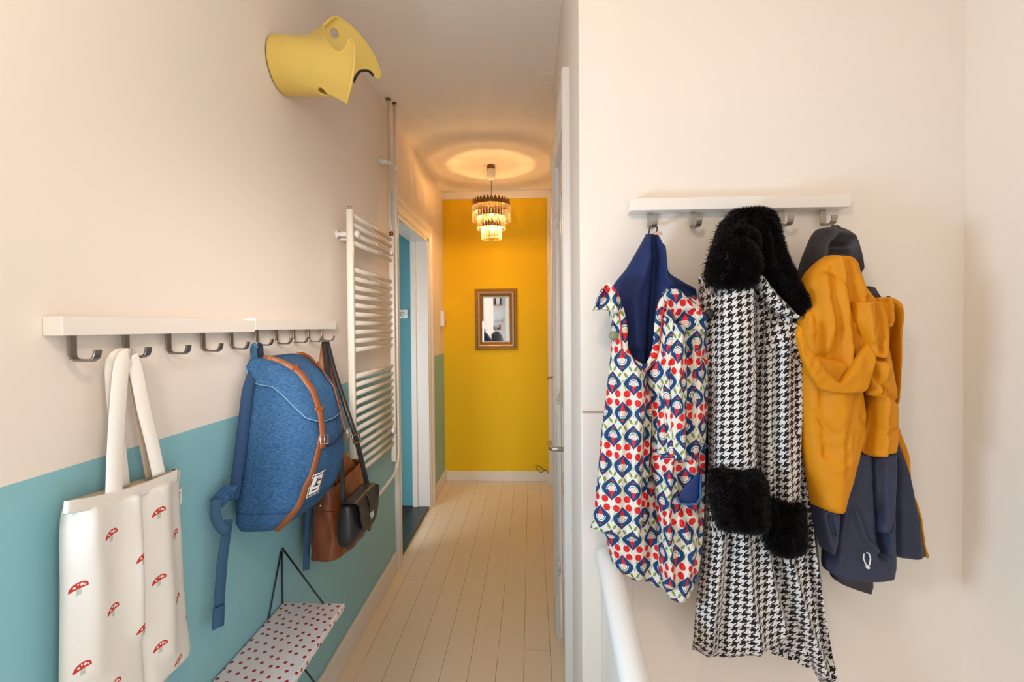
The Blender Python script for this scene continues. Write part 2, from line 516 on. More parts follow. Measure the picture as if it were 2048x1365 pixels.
struct(MB().box(-1.05, 0.17, -2.9, 1.37, -.05, 0).box(-1.05, .35, 1.37, 5.0, -.05, 0), 'floor', M['floor'])
struct(MB().box(-1.7, 2.6, -2.9, 5.0, CZ, CZ+.05), 'ceiling', M['ceiling'])
wl = MB(); wl.box(AX-.145, AX, -1.67, DL0, 0, CZ); wl.box(AX-.145, AX, DL1, YE, 0, CZ); wl.box(AX-.145, AX, DL0, DL1, DH, CZ)
struct(wl, 'wall_left', M['wall_teal'])
struct(MB().box(-1.05, .6, YE, YE+.12, 0, CZ), 'wall_end', M['yellow_wall'])
struct(MB().box(AX-.02, .35, YE-.03, YE, 2.965-.05, CZ), 'trim_1', M['trim'], .006)
# right wall of the corridor: near stretch with a door, then a deeper stretch
NX = .142; D2a, D2b = 1.80, 2.40; D2h = 2.405
wr = MB()
wr.box(NX, NX+.12, YC, D2a-.04, -2.6, CZ); wr.box(NX, NX+.12, D2b+.04, 2.66, 0, CZ); wr.box(NX, NX+.12, D2a-.04, D2b+.04, D2h, CZ)
wr.box(.225, .345, 2.60, YE, 0, CZ)
wr.box(NX+.12, .30, 2.56, 2.66, 0, CZ)
struct(wr, 'wall_right', M['wall'])
struct(MB().box(NX+.12, RX+.12, YC, YC+.10, -2.6, CZ), 'wall_front', M['wall'])
struct(MB().box(NX+.0005, .285, YC-.012, YC, -2.6, 1.352), 'trim_2', M['wall'], .003)
struct(MB().box(RX, RX+.12, -.5, YC, -2.6, CZ), 'wall_side', M['wall'])
struct(MB().box(.15, 2.6, -2.9, 1.36, -2.7, -2.6), 'floor_stairwell', M['lower_floor'])
struct(MB().box(NX+.004, .30, YC-.0135, YC-.0005, 1.3515, 1.3545), 'trim_10', M['caulk'])
# baseboards
BBH = .125
bb = MB(); bb.box(AX, AX+.018, .3, DL0-.05, 0, BBH)
struct(bb, 'baseboard_left', M['trim'], .004)
bb = MB(); bb.box(AX, AX+.018, DL1+.13, YE, 0, BBH)
struct(bb, 'baseboard_far_left', M['trim'], .004)
struct(MB().box(AX+.018, .17, YE-.018, YE, 0, .105), 'baseboard_end', M['trim'], .004)
# corner pipe casing at the end wall
cc = MB(); cc.box(.172, .226, YE-.10, YE, 0, 2.93); cc.box(.16, .226, YE-.125, YE-.1, 0, .10)
struct(cc, 'trim_3', M['trim'], .006)

# left doorway: jambs, casing (moulded), threshold
def casing(name, X, sgn, y0, y1, h, wdt, ms, inner=.0):
    """architrave around opening y0..y1 height h on plane X; sgn = direction into the corridor"""
    pf = [(.0, 0), (.0, .013), (wdt*.10, .017), (wdt*.16, .017), (wdt*.18, .012), (wdt*.52, .013), (wdt*.58, .020), (wdt*.66, .026), (wdt*.95, .027), (wdt, .022), (wdt, 0)]
    vs = []; fs = []
    for off, t in pf:
        x = X+sgn*t; vs += [(x, y0-off, 0), (x, y0-off, h+off), (x, y1+off, h+off), (x, y1+off, 0)]
    for i in range(len(pf)-1):
        for k in range(3):
            f = (i*4+k, i*4+k+1, (i+1)*4+k+1, (i+1)*4+k); fs.append(f if sgn < 0 else f[::-1])
    return MB().add(vs, fs)
struct(casing('c', AX, 1, DL0, DL1, DH, .115, None), 'trim_4', M['trim'])
jb = MB(); jb.box(AX-.145, AX+.006, DL1-.035, DL1, 0, DH); jb.box(AX-.145, AX+.006, DL0, DL0+.03, 0, DH); jb.box(AX-.145, AX+.006, DL0, DL1, DH-.03, DH)
jb.box(AX-.145, AX-.10, DL1-.05, DL1-.035, 0, DH-.03)
struct(jb, 'door_1', M['trim'], .003)
struct(MB().box(AX-.145, AX-.002, DL0+.03, DL1-.035, 0, .022), 'floor_threshold', M['threshold'], .004)
struct(MB().box(-3.2, AX-.145, 1.9, 4.3, -.05, .004), 'floor_bedroom', M['dark_floor'])
wb = MB(); wb.box(-3.2, AX-.145, DL1+.03, DL1+.13, 0, CZ)
wb.box(-3.3, -3.2, 1.8, DL1+.13, 0, CZ); wb.box(-3.2, AX-.145, 1.8, 1.9, 0, CZ)
struct(wb, 'wall_bedroom', M['teal_room'])
struct(MB().box(-3.3, -1.69, 1.8, 4.3, CZ-.01, CZ+.04), 'ceiling_bedroom', M['ceiling'])
sp = empty('strike_plate', PY(826, 748, DL1-.035), 'small metal strike plate on the far jamb of the open doorway', 'strike plate')
c = sp.location
MB().box(c.x-.014, c.x+.010, c.y-.003, c.y, c.z-.055, c.z+.075).build('plate', M['trim'], sp)
MB().box(c.x-.006, c.x+.006, c.y-.005, c.y-.002, c.z+.01, c.z+.035).build('latch_hole', M['black'], sp)
MB().box(c.x-.002, c.x+.006, c.y-.005, c.y-.002, c.z-.06, c.z-.025).build('bolt_hole', M['black'], sp)

# near right door (closed) with architrave, panels, hinges, lever
struct(casing('c', NX, -1, D2a, D2b, D2h, .115, None), 'trim_5', M['trim'])
struct(MB().box(NX-.026, NX, D2b+.004, D2b+.13, 0, .20).box(NX-.026, NX, 2.535, 2.655, .0, .12), 'trim_6', M['trim'], .004)
d2 = MB()
SX = NX+.006
d2.box(SX+.012, SX+.04, D2a, D2b, .012, D2h-.012)
for (a, b, z0, z1) in ((D2a, D2a+.10, .012, D2h-.012), (D2b-.10, D2b, .012, D2h-.012), (D2a+.1, D2b-.1, .012, .34), (D2a+.1, D2b-.1, 1.22, 1.42), (D2a+.1, D2b-.1, .78, .86), (D2a+.1, D2b-.1, 2.24, D2h-.012)):
    d2.box(SX, SX+.02, a, b, z0, z1)
dd = struct(d2, 'door_2', M['door'], .003)
lip = MB()
for (z0, z1) in ((.34, .78), (.86, 1.22), (1.42, 2.24)):
    for (a, b, q, r_) in ((D2a+.10, D2a+.118, z0, z1), (D2b-.118, D2b-.10, z0, z1), (D2a+.1, D2b-.1, z0, z0+.018), (D2a+.1, D2b-.1, z1-.018, z1)):
        lip.box(SX+.006, SX+.018, a, b, q, r_)
lip.build('panel_moulding', M['door'], dd)
def hinge(parent, x, y, z):
    h = MB(); h.tube([(x, y, z-.03), (x, y, z+.03)], .008, 10); h.tube([(x, y, z-.045), (x, y, z-.03)], [.005, .008], 10); h.box(x-.001, x+.006, y-.02, y+.001, z+.002, z+.04)
    h.build('hinge', M['trim'], parent, True)
for z in (2.14, 1.25, .20+.17): hinge(dd, NX-.006, D2b-.006, z)
def lever(parent, X, y, z, ylen):
    h = MB()
    h.tube([(X, y, z), (X-.055, y, z), (X-.066, y+.004*np.sign(ylen), z), (X-.070, y+.016*np.sign(ylen), z), (X-.070, y+ylen, z)], .0095, 14)
    h.build('door_handle', M['steel'], parent, True)
    r = MB().lathe((X, y, z), [(.026, 0), (.026, -.008), (.02, -.009)], 24, 'X'); r.build('rosette', M['steel'], parent, True)
lever(dd, SX, 1.93, 1.095, .12)
# far right door
D3a, D3b = 3.30, 4.45
BX = .225
struct(casing('c', BX, -1, D3a, D3b, 2.40, .10, None), 'trim_7', M['trim'])
d3 = struct(MB().box(BX-.004, BX+.03, D3a, D3b, .012, 2.40), 'door_3', M['door'], .003)
lever(d3, BX-.004, 4.34, 1.13, -.12)
for z in (2.0, 1.75): hinge(d3, BX-.012, 3.72, z)
# ceiling seams / hatch outlines
def zc(px, py): return PZ(px, py, CZ)
for k, (a, b) in enumerate((((1068, 147), (1108, 146)), ((1085, 218), (1112, 217)), ((1085, 218), (1079, 330)), ((870, 312), (905, 378)), ((1068, 147), (1069, 168)), ((1069, 168), (1108, 166)))):
    p, q = zc(*a), zc(*b)
    t = (q-p).normalized(); s = Vector((-t.y, t.x, 0))*.003
    z0 = Vector((0, 0, -.002)); z1 = Vector((0, 0, .0))
    o = link('trim_ceiling_seam', [p-s+z0, p+s+z0, q+s+z0, q-s+z0, p-s+z1, p+s+z1, q+s+z1, q-s+z1],
         [(3,2,1,0),(4,5,6,7),(0,1,5,4),(1,2,6,5),(2,3,7,6),(3,0,4,7)], M['ceiling'], None, None, False)
    o['kind'] = 'structure'

# ------------------------------------------------------------------ COAT RACKS AND HOOKS
def hook_mb(p, out, side, w=.016, drop=.048, foot=.050, tip=.016, th=.0045):
    """flat J hook: p = top centre on the back plate, out = unit vector away from wall, side = unit width vector"""
    p = Vector(p); out = Vector(out); side = Vector(side); up = Vector((0, 0, 1))
    prof = [(0, .012), (0, -drop*.80), (.003, -drop*.93), (.010, -drop), (foot-.010, -drop-.001), (foot-.003, -drop+.004), (foot, -drop+.012), (foot+.001, -drop+tip+.004)]
    pts = [p + out*(a+.004) + up*b for a, b in prof]
    mb = MB(); n = len(pts); vs = []; fs = []
    for i, q in enumerate(pts):
        t = (pts[min(i+1, n-1)]-pts[max(i-1, 0)]).normalized(); nn = t.cross(side).normalized()*th/2; h = side*w/2
        vs += [q-h-nn, q+h-nn, q+h+nn, q-h+nn]
    for i in range(n-1):
        for k in range(4): fs.append((i*4+k, i*4+(k+1)%4, (i+1)*4+(k+1)%4, (i+1)*4+k))
    fs += [(3,2,1,0), tuple((n-1)*4+k for k in range(4))]
    return mb.add(vs, fs)

def rack_left(name, y0, y1, z0, z1, hooks, label):
    r = empty(name, (AX, (y0+y1)/2, z0), label, 'coat rack', 'white wall mounted coat racks')
    MB().box(AX+.001, -.865, y0, y1, z0, z1).build('rail', M['railwhite'], r, False, .0015)
    for y in hooks:
        hook_mb((-.893, y, z0), (1, 0, 0), (0, 1, 0)).build('hook', M['hook'], r, False, .001)
    return r
rack_left('coat_rack', .835, 1.4425, 1.590, 1.6265, [.876+.121*k for k in range(5)], 'near white coat rack with five hooks on the left wall, above the canvas tote')
rack_left('coat_rack', 1.4435, 2.055, 1.596, 1.632, [1.490+.1195*k for k in range(5)], 'farther white coat rack with five hooks on the left wall, above the backpack')
# right rack
ra, rb = PY(1261, 397, 1.315), PY(1701, 413, 1.315)
RZ1, RZ0 = ra.z, PY(1261, 421.5, 1.315).z
r = empty('coat_rack', ((ra.x+rb.x)/2, YC, RZ0), 'white coat rack with five nickel hooks on the right hand wall above the three coats', 'coat rack', 'white wall mounted coat racks')
MB().box(ra.x, rb.x, 1.315, YC-.001, RZ0, RZ1).build('rail', M['railwhite'], r, False, .0015)
RH = []
for px in (1299, 1384, 1472, 1560, 1643):
    x = PY(px, 430, YC-.01).x; RH.append(x)
    hook_mb((x, YC-.012, RZ0), (0, -1, 0), (1, 0, 0), w=.0155, drop=.046).build('hook', M['hook2'], r, False, .001)

# ------------------------------------------------------------------ TOWEL RADIATOR
XR = -.82
ypa, ypb = PX(704, 700, XR).y, PX(786, 700, XR).y
rad = empty('towel_radiator', (XR, (ypa+ypb)/2, .80), 'tall white towel radiator with horizontal bars mounted on the left wall', 'radiator')
zt, zb = 2.145, .80
for (yy) in (ypa, ypb):
    MB().box(XR-.018, XR+.014, yy-.012, yy+.012, zb, zt).build('post', M['radiator'], rad, True, .008)
MB().lathe((XR-.002, ypa, zt), [(.010, 0), (.010, .006), (.007, .010)], 16).build('cap', M['steel'], rad, True)
MB().lathe((XR-.002, ypa, zb-.006), [(.010, 0), (.010, .006)], 16).build('cap', M['white_plastic'], rad, True)
MB().lathe((XR-.002, ypb, zt), [(.008, 0), (.013, .006), (.013, .018), (.008, .024)], 16).build('vent_valve', M['brass'], rad, True)
zs0 = PX(712, 435, XR).z; step = (zs0-PX(712, 950, XR).z)/29
for k in list(range(0, 4))+list(range(6, 16))+list(range(18, 30)):
    z = zs0 - step*k
    MB().tube([(XR-.004, ypa+.006, z), (XR+.003, (ypa+ypb)/2, z), (XR-.004, ypb-.006, z)], .0108, 12).build('bar', M['radiator'], rad, True)
for yy in (ypa+.05, ypb-.05):
    for k in (2, 27):
        z = zs0-step*k
        b = MB(); b.tube([(AX+.001, yy, z), (XR-.01, yy, z)], .012, 12); b.lathe((AX+.001, yy, z), [(.02, 0), (.02, .006)], 16, 'X'); b.lathe((XR+.004, yy, z), [(.017, 0), (.017, .014), (.012, .017)], 16, 'X')
        b.build('wall_bracket', M['white_plastic'], rad, True)
MB().box(AX+.001, AX+.04, ypa+.085, ypa+.12, zs0-step*2.0-.022, zs0-step*2.0+.022).build('wall_block', M['white_plastic'], rad, False, .003)
# heating pipes
def pipe(name, pts, label, r=.0085, mat='radiator', flange=True):
    o = MB().tube(pts, r, 14).build(name, M[mat], None, True)
    tag(o, label, 'pipe'); return o
pA = PZ(776, 197, CZ); pB = PZ(789, 206, CZ)
pa = empty('heating_pipe', (pA.x, pA.y, CZ), 'left of the two thin cream heating pipes, ending on the radiator post', 'pipe', 'vertical heating pipes')
MB().tube([(pA.x, pA.y, CZ-.001), (pA.x, pA.y, 2.25), (XR, ypb+.005, zt+.03)], .0085, 14).build('pipe', M['radiator'], pa, True)
MB().lathe((pA.x, pA.y, CZ-.012), [(.012, 0), (.014, .004), (.014, .0115)], 20).build('collar', M['brass'], pa, True)
pb = empty('heating_pipe', (pB.x, pB.y, CZ), 'right of the two thin cream heating pipes, running behind the radiator and curving under it', 'pipe', 'vertical heating pipes')
q1, q2 = PX(792, 470, -.815), PX(797, 905, -.815)
pts = [(pB.x, pB.y, CZ-.001), (pB.x, pB.y, 2.6), tuple(q1), (q2.x, q2.y, .90)]
zz = .82
for a in np.linspace(0, 1, 7):
    pts.append((q2.x, q2.y-.0-.10*(1-math.cos(a*PI/2)), .86-.13*math.sin(a*PI/2)))
pts += [(q2.x, q2.y-.30, .715), (q2.x, ypa+.05, .70), (q2.x, ypa+.0, .71), (q2.x, ypa, .79)]
MB().tube(pts, .0085, 14).build('pipe', M['radiator'], pb, True)
MB().lathe((pB.x, pB.y, CZ-.012), [(.012, 0), (.014, .004), (.014, .0115)], 20).build('collar', M['brass'], pb, True)
cl = empty('pipe_clip', (AX, pA.y, 2.62), 'white double clip holding the two thin pipes to the left wall below the ceiling', 'pipe clip')
zc_ = PX(776, 322, -.85).z
b = MB(); b.box(AX+.001, AX+.02, pA.y-.05, pA.y-.02, zc_-.016, zc_+.016); b.box(AX+.012, AX+.045, pA.y-.035, pA.y-.015, zc_-.011, zc_+.011); b.build('bracket', M['white_plastic'], cl, False, .002)
MB().lathe((pA.x, pA.y, zc_-.012), [(.0125, 0), (.0125, .026)], 18).build('ring', M['white_plastic'], cl, True)
MB().lathe((pB.x, pB.y, zc_-.024), [(.0125, 0), (.0125, .026)], 18).build('ring', M['white_plastic'], cl, True)

# ------------------------------------------------------------------ END OF THE CORRIDOR
# mirror
c0, c1 = PY(950, 579, YE), PY(1034.5, 699, YE)
mx0, mx1, mz1, mz0 = c0.x, c1.x, c0.z, c1.z
mir = empty('wall_mirror', ((mx0+mx1)/2, YE, mz0), 'small rectangular mirror in an ornate bronze frame hanging on the yellow wall', 'mirror')
def frame_ring(x0, x1, z0, z1, prof, name, mat, parent):
    """mitred frame; prof = list of (inset, y)"""
    vs = []; fs = []
    for (ins, y) in prof:
        vs += [(x0+ins, y, z0+ins), (x1-ins, y, z0+ins), (x1-ins, y, z1-ins), (x0+ins, y, z1-ins)]
    for i in range(len(prof)-1):
        for k in range(4): fs.append((i*4+k, i*4+(k+1)%4, (i+1)*4+(k+1)%4, (i+1)*4+k))
    return link(name, vs, fs, mat, parent, None, False)
Y0 = YE-.001
frame_ring(mx0, mx1, mz0, mz1, [(0, Y0), (0, Y0-.022), (.006, Y0-.028), (.022, Y0-.027), (.030, Y0-.034)], 'outer_frame', M['bronze'], mir)
frame_ring(mx0, mx1, mz0, mz1, [(.030, Y0-.034), (.037, Y0-.038), (.046, Y0-.034), (.050, Y0-.028)], 'silver_band', M['silverleaf'], mir)
frame_ring(mx0, mx1, mz0, mz1, [(.050, Y0-.028), (.060, Y0-.024), (.070, Y0-.016), (.075, Y0-.012)], 'inner_frame', M['bronze'], mir)
bd = MB()
nb = 26
for k in range(nb):
    t = (k+.5)/nb; x = mx0+.072+(mx1-mx0-.144)*t
    for z in (mz0+.070, mz1-.070): bd.lathe((x, Y0-.020, z), [(.0001, -.005), (.004, -.003), (.005, 0), (.0001, .005)], 8, 'Y', False)
nb = 40
for k in range(nb):
    t = (k+.5)/nb; z = mz0+.072+(mz1-mz0-.144)*t
    for x in (mx0+.070, mx1-.070): bd.lathe((x, Y0-.020, z), [(.0001, -.005), (.004, -.003), (.005, 0), (.0001, .005)], 8, 'Y', False)
bd.build('beading', M['silverleaf'], mir, True)
gm = newmat('mirror_glass', (.92, .93, .94), .015, 1)
g = MB(); ins = .073; bv = .014
x0, x1, z0, z1 = mx0+ins, mx1-ins, mz0+ins, mz1-ins
g.add([(x0,Y0-.012,z0),(x1,Y0-.012,z0),(x1,Y0-.012,z1),(x0,Y0-.012,z1),(x0+bv,Y0-.0145,z0+bv),(x1-bv,Y0-.0145,z0+bv),(x1-bv,Y0-.0145,z1-bv),(x0+bv,Y0-.0145,z1-bv),(x0,Y0-.004,z0),(x1,Y0-.004,z0),(x1,Y0-.004,z1),(x0,Y0-.004,z1)],
      [(4,5,6,7),(0,1,5,4),(1,2,6,5),(2,3,7,6),(3,0,4,7),(8,9,1,0),(9,10,2,1),(10,11,3,2),(11,8,0,3),(11,10,9,8)])
g.build('mirror_glass', gm, mir)

# chandelier
CX, CYd = -.335, 4.08
def zat(py): return PY(983, py, CYd).z
ch = empty('chandelier', (CX, CYd, CZ), 'small lit chandelier with three tiers of crystal drops hanging from the corridor ceiling', 'chandelier')
MB().lathe((CX, CYd, zat(341)), [(.034, 0), (.036, zat(334)-zat(341)), (.030, CZ-.001-zat(341))], 24).build('ceiling_plate', M['brass'], ch, True)
z0 = zat(361)
MB().lathe((CX, CYd, z0), [(.006, 0), (.022, .004), (.033, .02), (.038, .05), (.040, zat(340)-z0)], 28).build('ceiling_cup', M['white_plastic'], ch, True)
MB().tube([(CX, CYd, z0), (CX+.002, CYd, (z0+zat(410))/2), (CX, CYd, zat(412))], .0025, 8).build('cord', M['blackleather'], ch, True)
gl = bpy.data.materials.new('crystal'); gl.use_nodes = True
nt = gl.node_tree; nt.nodes.clear()
out = nt.nodes.new('ShaderNodeOutputMaterial'); mxs = nt.nodes.new('ShaderNodeMixShader'); tr = nt.nodes.new('ShaderNodeBsdfTransparent'); gs = nt.nodes.new('ShaderNodeBsdfGlossy'); tl = nt.nodes.new('ShaderNodeBsdfTranslucent'); m2 = nt.nodes.new('ShaderNodeMixShader')
tl.inputs[0].default_value = (1, .97, .9, 1); gs.inputs[0].default_value = (1, 1, 1, 1); gs.inputs['Roughness'].default_value = .1; tr.inputs[0].default_value = (.98, .95, .9, 1)
m2.inputs[0].default_value = .45; nt.links.new(tl.outputs[0], m2.inputs[1]); nt.links.new(gs.outputs[0], m2.inputs[2])
mxs.inputs[0].default_value = .22; nt.links.new(tr.outputs[0], mxs.inputs[1]); nt.links.new(m2.outputs[0], mxs.inputs[2]); nt.links.new(mxs.outputs[0], out.inputs[0])
def crown(R, zb_, zt_, npet, name):
    n = npet*8; vs = []; fs = []
    for k in range(n):
        a = 2*PI*k/n; ph = (k % 8)/8
        h = zb_ + (zt_-zb_)*(.50 + .50*abs(math.sin(PI*ph)))
        for (rr, z) in ((R, zb_), (R, h), (R-.002, h), (R-.002, zb_)):
            vs.append((CX+rr*math.cos(a), CYd+rr*math.sin(a), z))
    for k in range(n):
        k2 = (k+1) % n
        for j in range(4): fs.append((k*4+j, k2*4+j, k2*4+(j+1)%4, k*4+(j+1)%4))
    link(name, vs, fs, M['brass'], ch, None, False)
    sp_ = MB()
    for k in range(4):
        a = PI*k/4; sp_.tube([(CX+R*math.cos(a), CYd+R*math.sin(a), zb_+.002), (CX-R*math.cos(a), CYd-R*math.sin(a), zb_+.002)], .0016, 6)
    sp_.build('spoke', M['brass'], ch, True)
def strand_mesh(nb, sz, drop):
    mb = MB(); z = 0
    for k in range(nb):
        h = sz*1.25
        mb.lathe((0, 0, z-h), [(.0004, 0), (sz*.5, h*.35), (sz*.5, h*.6), (.0004, h)], 6, 'Z', False); z -= h+.001
    mb.lathe((0, 0, z-drop), [(.0004, 0), (drop*.30, drop*.25), (drop*.18, drop*.6), (.0004, drop)], 8, 'Z', False)
    return mb
def tier(R, z, n, nb, sz, drop, garland=True):
    src = None
    for k in range(n):
        a = 2*PI*(k+.5)/n
        if src is None:
            src = strand_mesh(nb, sz, drop).build('crystal_strand', gl, ch, False); o = src
        else:
            o = src.copy(); COL.objects.link(o); o.parent = ch
        o.location = Vector((CX+R*math.cos(a), CYd+R*math.sin(a), z)) - ch.location
    # source mesh was built around the world origin; shift the data once
    me = src.data
    for v in me.vertices: v.co += ch.location
    if garland:
        g_ = MB()
        for k in range(n):
            a0, a1 = 2*PI*(k+.5)/n, 2*PI*(k+1.5)/n
            for j in range(4):
                t = (j+.5)/4; a = a0+(a1-a0)*t; zz = z-.030*(1-(2*t-1)**2)-.004
                g_.lathe((CX+R*1.02*math.cos(a), CYd+R*1.02*math.sin(a), zz-.007), [(.0004, 0), (.0062, .0045), (.0062, .0085), (.0004, .013)], 6, 'Z', False)
        g_.build('crystal_garland', gl, ch, False)
r1 = .162; r2 = .119; r3 = .084
crown(r1, zat(413), zat(400), 32, 'top_crown'); crown(r2, zat(434), zat(422), 22, 'middle_crown'); crown(r3, zat(455), zat(443), 16, 'bottom_crown')
tier(r1, zat(413), 40, 6, .0135, .028); tier(r2, zat(434), 30, 5, .0135, .026); tier(r3, zat(455), 22, 5, .0125, .024)
stem_ = MB().tube([(CX, CYd, zat(412)), (CX, CYd, zat(456))], .006, 10); stem_.build('stem', M['brass'], ch, True)
MB().lathe((CX, CYd, 2.492), [(.008, 0), (.020, .003), (.021, .012), (.012, .030)], 20).build('uplight_cap', M['brass'], ch, True)  # cap added to keep the low light's upward rays off the ceiling
bulbm = bpy.data.materials.new('bulb_glow'); bulbm.use_nodes = True
bb_ = bulbm.node_tree.nodes['Principled BSDF']; bb_.inputs['Emission Color'].default_value = (1, .72, .36, 1); bb_.inputs['Emission Strength'].default_value = 28
MB().lathe((CX, CYd, 2.575-.030), [(.0005, .012), (.010, .016), (.015, .028), (.013, .040), (.008, .052), (.0005, .054)], 16, 'Z', False).build('bulb', bulbm, ch, True)
bulb = [o for o in ch.children if o.name.startswith('bulb')][0]
bulb.visible_shadow = True

# box beside the mirror wall
tb = empty('wall_thermostat', (AX, 4.74, 1.62), 'small cream box on the left wall right beside the yellow wall', 'thermostat')
za, zb2 = PX(882, 622, AX).z, PX(882, 653, AX).z
MB().box(AX+.001, AX+.042, 4.655, 4.735, zb2, za).build('housing', M['white_plastic'], tb, False, .004)
MB().box(AX+.036, AX+.0435, 4.735, 4.739, zb2+.01, zb2+.07).build('grille', M['black'], tb, False)
# cable
cpts = [PY(x, y, YE-.05) for x, y in ((1104, 947), (1098, 946.5), (1091, 941), (1082, 945.5), (1075, 940), (1071, 933), (1074, 931), (1083, 936), (1090, 942), (1092, 940))]
cp = [tuple(v) for v in crom([tuple(p) for p in cpts], 50)]
tag(MB().tube(cp, .003, 8).build('loose_cable', M['black'], None, True), 'thin black cable end looped above the white end baseboard', 'cable')
# socket in the bedroom
so = PY(808, 628.5, DL1+.03)
sk = empty('wall_socket', so, 'white socket and switch on the turquoise wall seen through the open doorway', 'socket')
hw = .040; y = so.y
MB().box(so.x-hw, so.x+hw, y-.022, y-.001, so.z-hw, so.z+hw).build('faceplate', M['white_plastic'], sk, False, .008)
b = MB().lathe((so.x-.010, y-.024, so.z), [(.021, 0), (.021, .002)], 28, 'Y'); b.build('socket_rim', M['hook'], sk, True)
MB().lathe((so.x-.007, y-.0255, so.z), [(.0185, 0), (.0185, .0035)], 28, 'Y').build('socket_well', M['white_plastic'], sk, True)
for dx in (-.016, 0.002): MB().lathe((so.x+dx, y-.027, so.z), [(.0028, 0), (.0028, .002)], 12, 'Y').build('socket_hole', M['black'], sk, True)
MB().box(so.x+.014, so.x+.033, y-.027, y-.021, so.z-.014, so.z+.014).build('switch_rocker', M['white_plastic'], sk, False, .002)

